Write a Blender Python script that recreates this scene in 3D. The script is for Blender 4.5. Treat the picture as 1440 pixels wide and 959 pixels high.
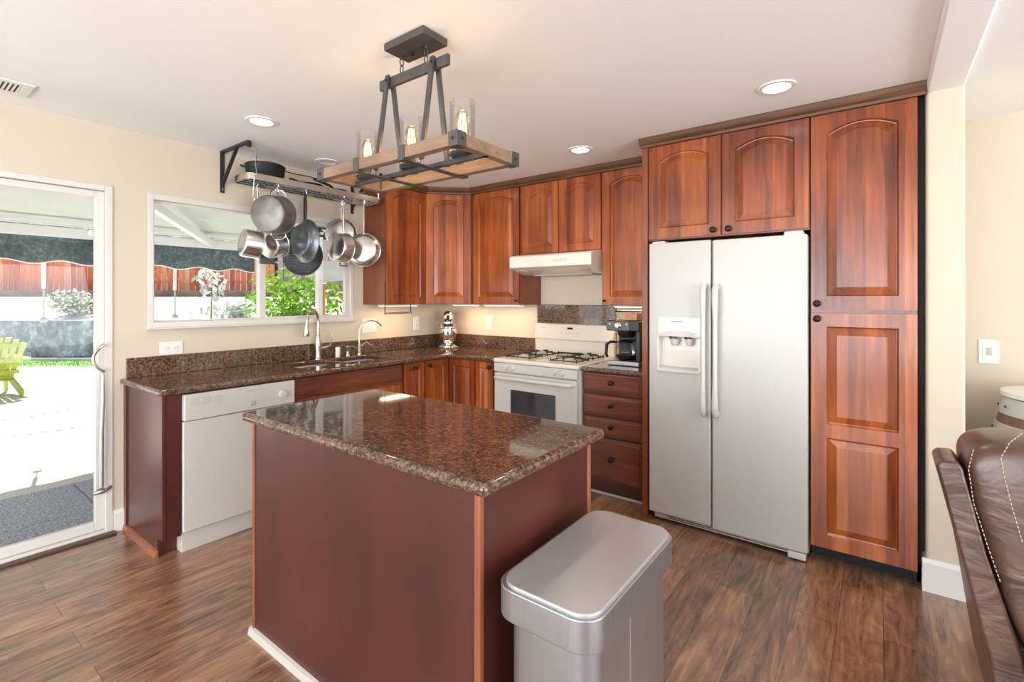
import bpy, math, random
from mathutils import Vector, Matrix
random.seed(7)
PI = math.pi
C = bpy.context.scene.collection
S = bpy.context.scene
for o in list(bpy.data.objects): bpy.data.objects.remove(o)

# ------------------------------------------------------------ camera
cd = bpy.data.cameras.new('camera'); cam = bpy.data.objects.new('camera', cd); C.objects.link(cam)
cam.location = (3.6674, -3.7355, 1.398)
cam.rotation_euler = (PI/2, 0, 2.2162 - PI/2)
cd.sensor_width = 36; cd.lens = 686.75*36/1440
cd.shift_y = -(479.5-419.86)/1440
cd.clip_start = .05; cd.clip_end = 200
S.camera = cam
# ------------------------------------------------------------ exposure, world, sun, large lights
S.view_settings.view_transform = 'Standard'; S.view_settings.look = 'None'
S.view_settings.gamma = 1; S.view_settings.use_curve_mapping = False
S.view_settings.exposure = 0.45
w = bpy.data.worlds.new('sky'); S.world = w; w.use_nodes = True
nt = w.node_tree; nt.nodes.clear()
out = nt.nodes.new('ShaderNodeOutputWorld'); bg = nt.nodes.new('ShaderNodeBackground')
sky = nt.nodes.new('ShaderNodeTexSky'); sky.sky_type = 'HOSEK_WILKIE'; sky.turbidity = 3.0
SUN_AZ = math.radians(168); SUN_EL = math.radians(58)     # azimuth measured from +x
sd = Vector((math.cos(SUN_EL)*math.cos(SUN_AZ), math.cos(SUN_EL)*math.sin(SUN_AZ), math.sin(SUN_EL)))
sky.sun_direction = sd
mixw = nt.nodes.new('ShaderNodeMixRGB'); mixw.inputs[0].default_value = .55; mixw.inputs[2].default_value = (.9, .95, 1, 1)
nt.links.new(sky.outputs[0], mixw.inputs[1]); nt.links.new(mixw.outputs[0], bg.inputs[0])
bg.inputs[1].default_value = .85
nt.links.new(bg.outputs[0], out.inputs[0])
sl = bpy.data.lights.new('sun', 'SUN'); sl.energy = 9.0; sl.angle = .01; sl.color = (1, .96, .9)
so = bpy.data.objects.new('sun', sl); C.objects.link(so); so.rotation_euler = (-sd).to_track_quat('-Z', 'Y').to_euler()

def area(name, loc, rot, sx, sy, e, col=(1, 1, 1)):
    l = bpy.data.lights.new(name, 'AREA'); l.shape = 'RECTANGLE'; l.size = sx; l.size_y = sy; l.energy = e; l.color = col
    o = bpy.data.objects.new(name, l); C.objects.link(o); o.location = loc; o.rotation_euler = rot; return o
area('rear_window_light', (2.6, -7.2, 1.30), (PI/2+.38, 0, 0), 4.6, 2.0, 215, (.87, .94, 1))
area('side_window_light', (7.6, -3.4, 1.3), (PI/2+.42, 0, PI/2), 4.2, 2.0, 175, (.88, .94, 1))

# ------------------------------------------------------------ materials
def nodes(name):
    m = bpy.data.materials.new(name); m.use_nodes = True
    t = m.node_tree; b = t.nodes['Principled BSDF']; return m, t, b
def setp(b, **k):
    mp = dict(rough='Roughness', metal='Metallic', spec='Specular IOR Level', coat='Coat Weight', coatr='Coat Roughness',
              trans='Transmission Weight', ior='IOR', sheen='Sheen Weight', sub='Subsurface Weight', aniso='Anisotropic')
    for kk, v in k.items(): b.inputs[mp[kk]].default_value = v
def noise(t, scale=5, det=3, rough=.5, vec=None, dist=0):
    n = t.nodes.new('ShaderNodeTexNoise'); n.inputs['Scale'].default_value = scale; n.inputs['Detail'].default_value = det
    n.inputs['Roughness'].default_value = rough; n.inputs['Distortion'].default_value = dist
    if vec: t.links.new(vec, n.inputs['Vector'])
    return n
def ramp(t, fac, stops):
    r = t.nodes.new('ShaderNodeValToRGB'); e = r.color_ramp.elements
    while len(e) < len(stops): e.new(.5)
    for i, (p, c) in enumerate(stops): e[i].position = p; e[i].color = (*c, 1)
    t.links.new(fac, r.inputs[0]); return r
def coord(t, kind='Object', scale=(1, 1, 1), rot=(0, 0, 0), loc=(0, 0, 0)):
    if kind == 'World':
        g = t.nodes.new('ShaderNodeNewGeometry'); src = g.outputs['Position']
    else:
        g = t.nodes.new('ShaderNodeTexCoord'); src = g.outputs[kind]
    mp = t.nodes.new('ShaderNodeMapping'); t.links.new(src, mp.inputs[0])
    mp.inputs['Scale'].default_value = scale; mp.inputs['Rotation'].default_value = rot; mp.inputs['Location'].default_value = loc
    return mp.outputs[0]
def mth(t, op, a, b=None, c=None):
    n = t.nodes.new('ShaderNodeMath'); n.operation = op
    for i, v in enumerate((a, b, c)):
        if v is None: continue
        if isinstance(v, (int, float)): n.inputs[i].default_value = v
        else: t.links.new(v, n.inputs[i])
    return n.outputs[0]
def mix(t, f, a, b, mode='MIX'):
    n = t.nodes.new('ShaderNodeMixRGB'); n.blend_type = mode
    for i, v in enumerate((f, a, b)):
        if isinstance(v, (int, float)): n.inputs[i].default_value = v
        elif isinstance(v, tuple): n.inputs[i].default_value = (*v, 1)
        else: t.links.new(v, n.inputs[i])
    return n.outputs[0]
def bump(t, b, h, s=.2, d=.01):
    n = t.nodes.new('ShaderNodeBump'); n.inputs['Strength'].default_value = s; n.inputs['Distance'].default_value = d
    t.links.new(h, n.inputs['Height']); t.links.new(n.outputs[0], b.inputs['Normal'])
def plain(name, col, var=.04, bmp=0, scale=8, **k):
    m, t, b = nodes(name); setp(b, **k)
    n = noise(t, scale, 3, .5, coord(t))
    c0 = tuple(max(0, x*(1-var)) for x in col); c1 = tuple(min(1, x*(1+var)) for x in col)
    r = ramp(t, n.outputs[0], [(.3, c0), (.7, c1)]); t.links.new(r.outputs[0], b.inputs['Base Color'])
    if bmp: bump(t, b, noise(t, scale*14, 2, .6, coord(t)).outputs[0], bmp, .003)
    return m
def wood(name, dark, mid, light, board=.075, grain=(26, 26, 1.6), rough=.32, coat=.2, boards=True, contrast=1.0, nscale=1.0):
    m, t, b = nodes(name); setp(b, rough=rough, coat=coat, coatr=.16)
    v = coord(t)
    oi = t.nodes.new('ShaderNodeObjectInfo')
    sep = t.nodes.new('ShaderNodeSeparateXYZ'); t.links.new(v, sep.inputs[0])
    s = mth(t, 'ADD', sep.outputs[0], mth(t, 'MULTIPLY', sep.outputs[1], 1.0))
    s = mth(t, 'ADD', s, mth(t, 'MULTIPLY', oi.outputs['Random'], 3.7))
    fl = mth(t, 'FLOOR', mth(t, 'DIVIDE', s, board))
    wn = t.nodes.new('ShaderNodeTexWhiteNoise'); wn.noise_dimensions = '1D'; t.links.new(fl, wn.inputs['W'])
    va = t.nodes.new('ShaderNodeVectorMath'); va.operation = 'ADD'; t.links.new(v, va.inputs[0])
    cmb = t.nodes.new('ShaderNodeCombineXYZ'); t.links.new(mth(t, 'MULTIPLY', oi.outputs['Random'], 5.0), cmb.inputs[2])
    t.links.new(mth(t, 'MULTIPLY', oi.outputs['Random'], 9.0), cmb.inputs[0])
    t.links.new(cmb.outputs[0], va.inputs[1])
    mp = t.nodes.new('ShaderNodeMapping'); t.links.new(va.outputs[0], mp.inputs[0]); mp.inputs['Scale'].default_value = tuple(x*nscale for x in grain)
    g1 = noise(t, 1.0, 5, .6, mp.outputs[0], .6)
    g2 = noise(t, 2.2*nscale, 2, .5, va.outputs[0])
    f = mth(t, 'ADD', mth(t, 'MULTIPLY', g1.outputs[0], .55), mth(t, 'MULTIPLY', g2.outputs[0], .35))
    f = mth(t, 'ADD', f, mth(t, 'MULTIPLY', mth(t, 'SUBTRACT', oi.outputs['Random'], .45), .10))
    if boards: f = mth(t, 'ADD', f, mth(t, 'MULTIPLY', mth(t, 'SUBTRACT', wn.outputs[0], .4), .28*contrast))
    r = ramp(t, f, [(.25, dark), (.47, mid), (.72, light)])
    t.links.new(r.outputs[0], b.inputs['Base Color'])
    return m
M = {}
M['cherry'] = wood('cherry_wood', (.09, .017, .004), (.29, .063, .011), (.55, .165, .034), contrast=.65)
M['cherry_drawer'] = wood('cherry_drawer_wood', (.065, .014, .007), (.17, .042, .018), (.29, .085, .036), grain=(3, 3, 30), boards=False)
M['cherry_side'] = wood('cherry_side_panel', (.14, .034, .010), (.24, .064, .02), (.34, .10, .034), boards=False)
M['maroon'] = wood('maroon_stained_panel', (.042, .011, .009), (.078, .018, .013), (.12, .031, .022), grain=(5, 5, 1.4), boards=False, rough=.36, coat=.12, nscale=.9)
M['corner_bead'] = wood('corner_moulding_wood', (.2, .06, .03), (.3, .1, .05), (.42, .16, .08), boards=False)
M['crown'] = wood('crown_wood', (.04, .016, .006), (.12, .048, .016), (.27, .12, .045), grain=(4, 4, 60), boards=False, rough=.45, coat=.1)
M['rail_wood'] = wood('weathered_fixture_wood', (.10, .06, .04), (.25, .155, .095), (.40, .27, .18), grain=(3, 40, 40), boards=False, rough=.6, coat=0)
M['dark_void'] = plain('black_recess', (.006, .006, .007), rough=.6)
M['wall'] = plain('cream_wall_paint', (.66, .575, .455), .015, .06, 3, rough=.75)
M['ceil'] = plain('ceiling_paint', (.90, .905, .90), .01, .05, 2, rough=.62)
M['trimw'] = plain('white_trim_paint', (.80, .79, .75), .01, rough=.35)
M['vinyl'] = plain('white_vinyl', (.70, .67, .62), .01, rough=.35)
M['enamel'] = plain('white_enamel', (.62, .60, .56), .008, rough=.22, coat=.2)
M['fridge_white'] = plain('white_textured_door', (.53, .515, .49), .008, .05, 10, rough=.3)
M['bisque'] = plain('off_white_enamel', (.78, .73, .64), .01, rough=.24, coat=.3)
M['grey_plastic'] = plain('pale_grey_plastic', (.5, .48, .43), .02, rough=.4)
M['dark_plastic'] = plain('black_plastic', (.012, .012, .014), rough=.3)
M['knob_bronze'] = plain('oil_rubbed_bronze', (.035, .02, .015), rough=.35, metal=.7)
M['iron'] = plain('cast_iron_black', (.018, .018, .019), .1, .1, rough=.45, metal=.3)
M['bracket'] = plain('black_powder_coat', (.03, .033, .035), rough=.45, metal=.3)
M['fixture_metal'] = plain('brushed_graphite_metal', (.12, .12, .12), .12, 0, 20, rough=.45, metal=.75)
M['chrome'] = plain('polished_chrome', (.85, .84, .82), .01, rough=.13, metal=1)
M['nickel'] = plain('brushed_nickel', (.62, .57, .51), .05, rough=.25, metal=1)
M['pan_steel'] = plain('stainless_pan_steel', (.70, .68, .65), .06, 0, 6, rough=.27, metal=1)
M['pan_dark'] = plain('dark_nonstick', (.15, .17, .185), .15, 0, 6, rough=.32, metal=.7)
M['pot_grey'] = plain('tarnished_pot_bottom', (.24, .23, .22), .3, 0, 14, rough=.5, metal=.8)
M['black_glass'] = plain('oven_glass', (.03, .035, .04), .2, rough=.06, spec=.8)
M['rubber'] = plain('dark_rubber', (.02, .02, .02), rough=.7)
M['lcd'] = plain('clock_display', (.02, .035, .015), rough=.2)
M['white_concrete'] = plain('pale_patio_concrete', (.56, .545, .50), .04, .1, 3, rough=.85)
M['fabric'] = plain('awning_fabric', (.62, .66, .62), .05, .1, 4, rough=.9)
M['white_paint'] = plain('white_powder_coat', (.85, .86, .86), .01, rough=.4)
M['lime'] = plain('lime_painted_wood', (.42, .50, .05), .08, 0, 8, rough=.5)
M['soil'] = plain('dry_soil', (.22, .17, .13), .3, .2, 3, rough=.9)
M['stitch'] = plain('tan_thread', (.55, .42, .3), rough=.8)
M['barrel_white'] = plain('whitewashed_hoop', (.55, .56, .55), .06, 0, 12, rough=.5, metal=.2)
M['barrel_wood'] = wood('barrel_oak', (.12, .06, .035), (.2, .11, .07), (.3, .17, .1), rough=.5, coat=.1, boards=False)
M['floor_joint'] = plain('dark_threshold', (.10, .06, .04), rough=.5)
M['wood_turned'] = wood('turned_wood_dowel', (.16, .08, .04), (.3, .17, .09), (.4, .25, .15), boards=False)
M['copper_orange'] = plain('orange_packet', (.75, .28, .1), .05, rough=.4)

def mk_steel():
    m, t, b = nodes('brushed_stainless'); setp(b, rough=.3, metal=.8, aniso=.4)
    n = noise(t, 1, 3, .6, coord(t, scale=(90, 90, 1.5)))
    r = ramp(t, n.outputs[0], [(.3, (.36, .37, .385)), (.7, (.40, .41, .43))]); t.links.new(r.outputs[0], b.inputs['Base Color'])
    return m
M['steel'] = mk_steel()
M['lid_steel'] = plain('satin_steel_lid', (.50, .50, .50), .03, rough=.3, metal=.55)

def mk_floor():
    m, t, b = nodes('wood_plank_floor'); setp(b, rough=.3, spec=1.0, coat=.7, coatr=.22)
    v = coord(t, 'World', rot=(0, 0, PI/2))
    br = t.nodes.new('ShaderNodeTexBrick'); t.links.new(v, br.inputs['Vector'])
    br.inputs['Scale'].default_value = 1; br.inputs['Brick Width'].default_value = 1.22; br.inputs['Row Height'].default_value = .16
    br.inputs['Mortar Size'].default_value = .0012; br.offset = .37
    br.inputs['Color1'].default_value = (0, 0, 0, 1); br.inputs['Color2'].default_value = (1, 1, 1, 1); br.inputs['Mortar'].default_value = (.5, .5, .5, 1)
    g = noise(t, 1, 6, .62, coord(t, 'World', scale=(26, 2.2, 1)), 1.6)
    off = t.nodes.new('ShaderNodeVectorMath'); off.operation = 'MULTIPLY_ADD'
    t.links.new(br.outputs['Color'], off.inputs[0]); off.inputs[1].default_value = (3, 7, 0); t.links.new(coord(t, 'World', scale=(9, 1.8, 1)), off.inputs[2])
    g2 = noise(t, 1, 6, .62, off.outputs[0], 3.6)
    f = mth(t, 'ADD', mth(t, 'MULTIPLY', g.outputs[0], .4), mth(t, 'MULTIPLY', g2.outputs[0], .5))
    f = mth(t, 'ADD', f, mth(t, 'MULTIPLY', mth(t, 'SUBTRACT', br.outputs['Color'], .5), .12))
    r = ramp(t, f, [(.30, (.065, .028, .014)), (.41, (.19, .088, .043)), (.53, (.36, .18, .092)), (.66, (.55, .32, .18))])
    sc = noise(t, 9, 6, .75, coord(t, 'World', scale=(1, .8, 1)), 1.0)
    scf = ramp(t, sc.outputs[0], [(.64, (0, 0, 0)), (.72, (1, 1, 1))])
    c = mix(t, mth(t, 'MULTIPLY', scf.outputs[0], .35), r.outputs[0], (.48, .33, .23))
    c = mix(t, br.outputs['Fac'], c, (.04, .02, .012))
    t.links.new(c, b.inputs['Base Color'])
    rr = mth(t, 'ADD', mth(t, 'MULTIPLY', g.outputs[0], .22), .2); t.links.new(rr, b.inputs['Roughness'])
    bump(t, b, f, .12, .004)
    return m
M['floor'] = mk_floor()
def mk_granite():
    m, t, b = nodes('brown_granite'); setp(b, rough=.05, spec=.6)
    v = coord(t, 'World')
    n1 = noise(t, 62, 6, .78, v, .4); n2 = noise(t, 240, 2, .7, v); n3 = noise(t, 5, 4, .6, v)
    f = mth(t, 'ADD', mth(t, 'MULTIPLY', n1.outputs[0], .62), mth(t, 'MULTIPLY', n2.outputs[0], .28))
    f = mth(t, 'ADD', f, mth(t, 'MULTIPLY', n3.outputs[0], .12))
    r = ramp(t, f, [(.41, (.012, .009, .008)), (.47, (.06, .034, .024)), (.53, (.15, .085, .056)), (.60, (.26, .16, .11)), (.69, (.42, .33, .27))])
    t.links.new(r.outputs[0], b.inputs['Base Color']); return m
M['granite'] = mk_granite()
def mk_glass(name, tint=(1, 1, 1), refl=1.0):
    m = bpy.data.materials.new(name); m.use_nodes = True; t = m.node_tree; t.nodes.clear()
    o = t.nodes.new('ShaderNodeOutputMaterial'); a = t.nodes.new('ShaderNodeBsdfTransparent'); g = t.nodes.new('ShaderNodeBsdfGlossy')
    a.inputs[0].default_value = (*tint, 1); g.inputs[1].default_value = .01
    fr = t.nodes.new('ShaderNodeFresnel'); fr.inputs[0].default_value = 1.45
    mx = t.nodes.new('ShaderNodeMixShader'); t.links.new(mth(t, 'MULTIPLY', fr.outputs[0], refl), mx.inputs[0])
    t.links.new(a.outputs[0], mx.inputs[1]); t.links.new(g.outputs[0], mx.inputs[2]); t.links.new(mx.outputs[0], o.inputs[0]); return m
M['glass'] = mk_glass('window_glass', (1, 1, 1), .5); M['clear_glass'] = mk_glass('clear_cylinder_glass', (.99, .99, .99), .55)
M['amber_glass'] = mk_glass('amber_bulb_glass', (1, .9, .7), .5)
def emit(name, col, s):
    m = bpy.data.materials.new(name); m.use_nodes = True; t = m.node_tree; t.nodes.clear()
    o = t.nodes.new('ShaderNodeOutputMaterial'); e = t.nodes.new('ShaderNodeEmission'); e.inputs[0].default_value = (*col, 1); e.inputs[1].default_value = s
    t.links.new(e.outputs[0], o.inputs[0]); return m
M['filament'] = emit('glowing_filament', (1, .55, .18), 14); M['led'] = emit('lit_lamp_disc', (1, .93, .8), 7); M['strip'] = emit('lit_light_strip', (1, .86, .62), 3.0)
def mk_leather():
    m, t, b = nodes('brown_leather'); setp(b, rough=.34, coat=.25, coatr=.25)
    v = coord(t); n = noise(t, 5, 5, .6, v, 1.2); r = ramp(t, n.outputs[0], [(.3, (.055, .025, .017)), (.6, (.11, .058, .04)), (.8, (.18, .105, .078))])
    t.links.new(r.outputs[0], b.inputs['Base Color'])
    wv = noise(t, 4.0, 3, .5, coord(t, scale=(1, .6, 2.4), rot=(0, .6, 0)), 1.2)
    bump(t, b, mth(t, 'ADD', wv.outputs[0], mth(t, 'MULTIPLY', noise(t, 120, 2, .5, v).outputs[0], .02)), .32, .04); return m
M['leather'] = mk_leather()
def mk_paver():
    m, t, b = nodes('exposed_aggregate_paver'); setp(b, rough=.8)
    n = noise(t, 70, 4, .8, coord(t, 'World')); r = ramp(t, n.outputs[0], [(.36, (.12, .14, .19)), (.5, (.30, .34, .42)), (.64, (.6, .63, .7))])
    t.links.new(r.outputs[0], b.inputs['Base Color']); return m
M['paver'] = mk_paver()
def mk_conc():
    m, t, b = nodes('mottled_retaining_concrete'); setp(b, rough=.9)
    n = noise(t, 4.5, 6, .75, coord(t, 'World', scale=(1, 1, .8)), .4); r = ramp(t, n.outputs[0], [(.3, (.05, .07, .10)), (.5, (.22, .28, .36)), (.7, (.62, .68, .74))])  # concrete mottled from dark to pale blue grey
    t.links.new(r.outputs[0], b.inputs['Base Color']); return m
M['conc'] = mk_conc()
def mk_fence(name, a, bb, cc):
    m, t, b = nodes(name); setp(b, rough=.85)
    v = coord(t)
    sep = t.nodes.new('ShaderNodeSeparateXYZ'); t.links.new(v, sep.inputs[0])
    wn = t.nodes.new('ShaderNodeTexWhiteNoise'); wn.noise_dimensions = '1D'; t.links.new(mth(t, 'FLOOR', mth(t, 'DIVIDE', sep.outputs[0], .19)), wn.inputs['W'])
    n = noise(t, 3, 3, .6, coord(t, scale=(3, 3, .8)))
    f = mth(t, 'ADD', mth(t, 'MULTIPLY', wn.outputs[0], .6), mth(t, 'MULTIPLY', n.outputs[0], .4))
    r = ramp(t, f, [(.15, a), (.5, bb), (.85, cc)]); t.links.new(r.outputs[0], b.inputs['Base Color']); return m
M['fence_red'] = mk_fence('red_stained_boards', (.45, .10, .05), (.85, .26, .13), (.95, .52, .36))
M['fence_grey'] = mk_fence('weathered_grey_boards', (.32, .26, .3), (.5, .42, .46), (.62, .35, .33))
def mk_leaf(name, a, bb, cc, trans=.4):
    m, t, b = nodes(name); setp(b, rough=.5)
    oi = coord(t, 'World'); n = noise(t, 9, 4, .8, oi); r = ramp(t, n.outputs[0], [(.3, a), (.5, bb), (.7, cc)]); t.links.new(r.outputs[0], b.inputs['Base Color'])
    tr = t.nodes.new('ShaderNodeBsdfTranslucent'); t.links.new(r.outputs[0], tr.inputs[0]); mx = t.nodes.new('ShaderNodeMixShader'); mx.inputs[0].default_value = trans
    o = t.nodes['Material Output']; t.links.new(b.outputs[0], mx.inputs[1]); t.links.new(tr.outputs[0], mx.inputs[2]); t.links.new(mx.outputs[0], o.inputs[0]); return m
M['leaf_bright'] = mk_leaf('bright_green_leaves', (.05, .16, .01), (.20, .42, .025), (.48, .66, .12), .3)  # leaf colour runs from dark to bright green
M['leaf_dark'] = mk_leaf('dark_tree_leaves', (.01, .03, .02), (.04, .08, .05), (.14, .2, .12), .2)
M['leaf_grey'] = mk_leaf('grey_green_leaves', (.25, .32, .27), (.5, .56, .52), (.75, .78, .76))
M['leaf_mid'] = mk_leaf('mid_green_leaves', (.07, .13, .05), (.2, .3, .12), (.4, .5, .25))
M['petal'] = plain('pale_flowers', (.85, .78, .8), .1, rough=.6)
M['grass'] = mk_leaf('lawn_grass', (.06, .2, .03), (.14, .38, .06), (.3, .55, .15), .1)
def mk_valance():
    m, t, b = nodes('dark_printed_valance'); setp(b, rough=.9)
    n = noise(t, 26, 5, .8, coord(t)); n2 = noise(t, 3, 3, .6, coord(t))
    f = mth(t, 'ADD', mth(t, 'MULTIPLY', n.outputs[0], .6), mth(t, 'MULTIPLY', n2.outputs[0], .4))
    r = ramp(t, f, [(.38, (.035, .06, .075)), (.52, (.085, .13, .15)), (.66, (.26, .33, .33))]); t.links.new(r.outputs[0], b.inputs['Base Color']); return m
M['valance'] = mk_valance()

# ------------------------------------------------------------ geometry helpers
class G:
    def __init__(s): s.v = []; s.f = []
    def add(s, vs, fs):
        n = len(s.v); s.v += [tuple(x) for x in vs]; s.f += [tuple(i+n for i in f) for f in fs]; return s
    def box(s, x0, x1, y0, y1, z0, z1):
        return s.add([(x0,y0,z0),(x1,y0,z0),(x1,y1,z0),(x0,y1,z0),(x0,y0,z1),(x1,y0,z1),(x1,y1,z1),(x0,y1,z1)],
                     [(3,2,1,0),(4,5,6,7),(0,1,5,4),(1,2,6,5),(2,3,7,6),(3,0,4,7)])
    def bar(s, a, b, w, h, up=(0,0,1)):
        a = Vector(a); b = Vector(b); d = (b-a).normalized(); up = Vector(up)
        r = d.cross(up); r = r.normalized() if r.length > 1e-4 else Vector((1,0,0)); u = r.cross(d).normalized()
        vs = [p + r*sx*w/2 + u*sy*h/2 for p in (a, b) for sx, sy in ((-1,-1),(1,-1),(1,1),(-1,1))]
        return s.add(vs, [(0,1,2,3),(7,6,5,4),(4,5,1,0),(5,6,2,1),(6,7,3,2),(7,4,0,3)])
    def tube(s, pts, r, n=8, closed=False):
        P = [Vector(p) for p in pts]; N = len(P); rs = r if isinstance(r, (list, tuple)) else [r]*N
        vs = []; up = None
        for i in range(N):
            if closed: d = P[(i+1) % N]-P[i-1]
            else: d = P[min(i+1, N-1)]-P[max(i-1, 0)]
            d.normalize()
            if up is None: up = d.orthogonal().normalized()
            up = (up - d*up.dot(d)); up = up.normalized() if up.length > 1e-5 else d.orthogonal().normalized()
            q = d.cross(up)
            for k in range(n): a = 2*PI*k/n; vs.append(P[i]+(up*math.cos(a)+q*math.sin(a))*rs[i])
        fs = []
        for i in range(N if closed else N-1):
            j = (i+1) % N
            for k in range(n): l = (k+1) % n; fs.append((i*n+k, i*n+l, j*n+l, j*n+k))
        if not closed: fs.append(tuple(range(n))[::-1]); fs.append(tuple((N-1)*n+k for k in range(n)))
        return s.add(vs, fs)
    def lathe(s, prof, c=(0,0,0), axis=(0,0,1), n=28, caps=True):
        c = Vector(c); a = Vector(axis).normalized(); e1 = a.orthogonal().normalized(); e2 = a.cross(e1)
        vs = []; fs = []
        for r, h in prof:
            for k in range(n): t = 2*PI*k/n; vs.append(c + a*h + (e1*math.cos(t)+e2*math.sin(t))*max(r, 1e-4))
        for i in range(len(prof)-1):
            for k in range(n): l = (k+1) % n; fs.append((i*n+k, i*n+l, (i+1)*n+l, (i+1)*n+k))
        if caps: fs.append(tuple(range(n))[::-1]); fs.append(tuple((len(prof)-1)*n+k for k in range(n)))
        return s.add(vs, fs)
    def prism(s, poly, fn, a, b):           # poly of 2D points, fn(p, t)->3D, between t=a and t=b
        n = len(poly); vs = [fn(p, a) for p in poly]+[fn(p, b) for p in poly]
        fs = [(i, (i+1) % n, n+(i+1) % n, n+i) for i in range(n)]+[tuple(range(n))[::-1], tuple(range(n, 2*n))]
        return s.add(vs, fs)
def obj(name, g, mat, parent=None, smooth=False, bevel=0, seg=3, ang=40):
    me = bpy.data.meshes.new(name)
    off = Vector((0,0,0)); p = parent
    while p is not None: off = off + p.location; p = p.parent
    me.from_pydata([tuple(Vector(v)-off) for v in g.v], [], g.f)
    me.materials.append(M[mat] if isinstance(mat, str) else mat)
    import bmesh
    bm = bmesh.new(); bm.from_mesh(me); bmesh.ops.recalc_face_normals(bm, faces=bm.faces); bm.to_mesh(me); bm.free()
    o = bpy.data.objects.new(name, me); C.objects.link(o)
    if parent is not None: o.parent = parent
    if bevel:
        b = o.modifiers.new('bevel', 'BEVEL'); b.width = bevel; b.segments = seg; b.limit_method = 'ANGLE'; b.angle_limit = math.radians(ang)
        b.harden_normals = False
    if smooth or bevel:
        for p in me.polygons: p.use_smooth = True
        md = o.modifiers.new('ws', 'WEIGHTED_NORMAL') if bevel else None
        if smooth and not bevel:
            me.set_sharp_from_angle(angle=math.radians(ang))
    return o
def thing(name, loc, label, cat, group=None):
    o = bpy.data.objects.new(name, None); C.objects.link(o); o.location = loc; o.empty_display_size = .1
    o['label'] = label; o['category'] = cat
    if group: o['group'] = group
    return o
def tag(o, label, cat, group=None, kind=None):
    o['label'] = label; o['category'] = cat
    if group: o['group'] = group
    if kind: o['kind'] = kind
    return o
def struct(name, g, mat, parent=None, **k):
    o = obj(name, g, mat, parent, **k)
    if parent is None: o['kind'] = 'structure'; o['category'] = name.split('_')[0]; o['label'] = SL.get(name, name.replace('_', ' '))
    return o
SL = {'floor': 'brown wood plank floor of the kitchen', 'ceiling': 'smooth white ceiling above the kitchen',
      'wall_left': 'cream wall holding the window and the glass door', 'wall_back': 'cream wall behind the stove and upper cabinets'}
def slab(xs, ys, keep, z0, z1):
    g = G(); idx = {}
    def vi(i, j, t):
        k = (i, j, t)
        if k not in idx: idx[k] = len(g.v); g.v.append((xs[i], ys[j], (z0, z1)[t]))
        return idx[k]
    nx, ny = len(xs)-1, len(ys)-1
    K = lambda i, j: 0 <= i < nx and 0 <= j < ny and keep(i, j)
    for i in range(nx):
        for j in range(ny):
            if not K(i, j): continue
            g.f.append((vi(i,j,1), vi(i+1,j,1), vi(i+1,j+1,1), vi(i,j+1,1))); g.f.append((vi(i,j+1,0), vi(i+1,j+1,0), vi(i+1,j,0), vi(i,j,0)))
            if not K(i, j-1): g.f.append((vi(i,j,0), vi(i+1,j,0), vi(i+1,j,1), vi(i,j,1)))
            if not K(i, j+1): g.f.append((vi(i+1,j+1,0), vi(i,j+1,0), vi(i,j+1,1), vi(i+1,j+1,1)))
            if not K(i-1, j): g.f.append((vi(i,j+1,0), vi(i,j,0), vi(i,j,1), vi(i,j+1,1)))
            if not K(i+1, j): g.f.append((vi(i+1,j,0), vi(i+1,j+1,0), vi(i+1,j+1,1), vi(i+1,j,1)))
    return g

def panel_door(P, U, N, w, h, t=.021, frame=.062, arch=0.0, cells=None, inset=.034):
    """raised panel door; P lower-left back corner, U along width, N outward"""
    P = Vector(P); U = Vector(U).normalized(); N = Vector(N).normalized(); Z = Vector((0,0,1)); g = G()
    T = lambda u, z, d: P + U*u + Z*z + N*d
    if cells is None: cells = [(0, h, arch)]
    na = 14
    def loop(z0, z1, r, i):
        u0, u1 = frame+i, w-frame-i; b = z0+i; tp = z1-i; pts = [(u0, b), (u1, b), (u1, tp-r)]
        if r > 0:
            for k in range(1, na):
                s = 1-k/na; x = u0+(u1-u0)*s; pts.append((x, tp-r+r*(1-(2*s-1)**2)))
        else:
            for k in range(1, na): pts.append((u0+(u1-u0)*(1-k/na), tp))
        pts.append((u0, tp-r)); return pts
    for ci, (c0, c1, r) in enumerate(cells):
        fb = frame if ci == 0 else frame*.5; ft = frame if ci == len(cells)-1 else frame*.5
        if ci == len(cells)-1 and r > 0: ft = frame*.8
        L = [[(u, z, dd) for u, z in loop(c0+fb, c1-ft, r, ii)] for ii, dd in ((0, t), (.007, t-.009), (.011, t-.010), (.011+inset, t-.001))]
        O = [(0, c0), (w, c0), (w, c1)]+[(w*(1-k/na), c1) for k in range(1, na)]+[(0, c1)]
        rings = [[(u, z, t) for u, z in O]]+L
        n = len(O); vs = [T(*p) for rg in rings for p in rg]; fs = []
        for q in range(len(rings)-1):
            for k in range(n): l = (k+1) % n; fs.append((q*n+k, q*n+l, (q+1)*n+l, (q+1)*n+k))
        fs.append(tuple((len(rings)-1)*n+k for k in range(n)))
        # sides and back
        b0 = len(vs); vs += [T(u, z, 0) for u, z in O]
        for k in range(n):
            l = (k+1) % n
            fs.append((b0+k, b0+l, l, k))
        fs.append(tuple(b0+k for k in range(n))[::-1])
        g.add(vs, fs)
    return g
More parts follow.
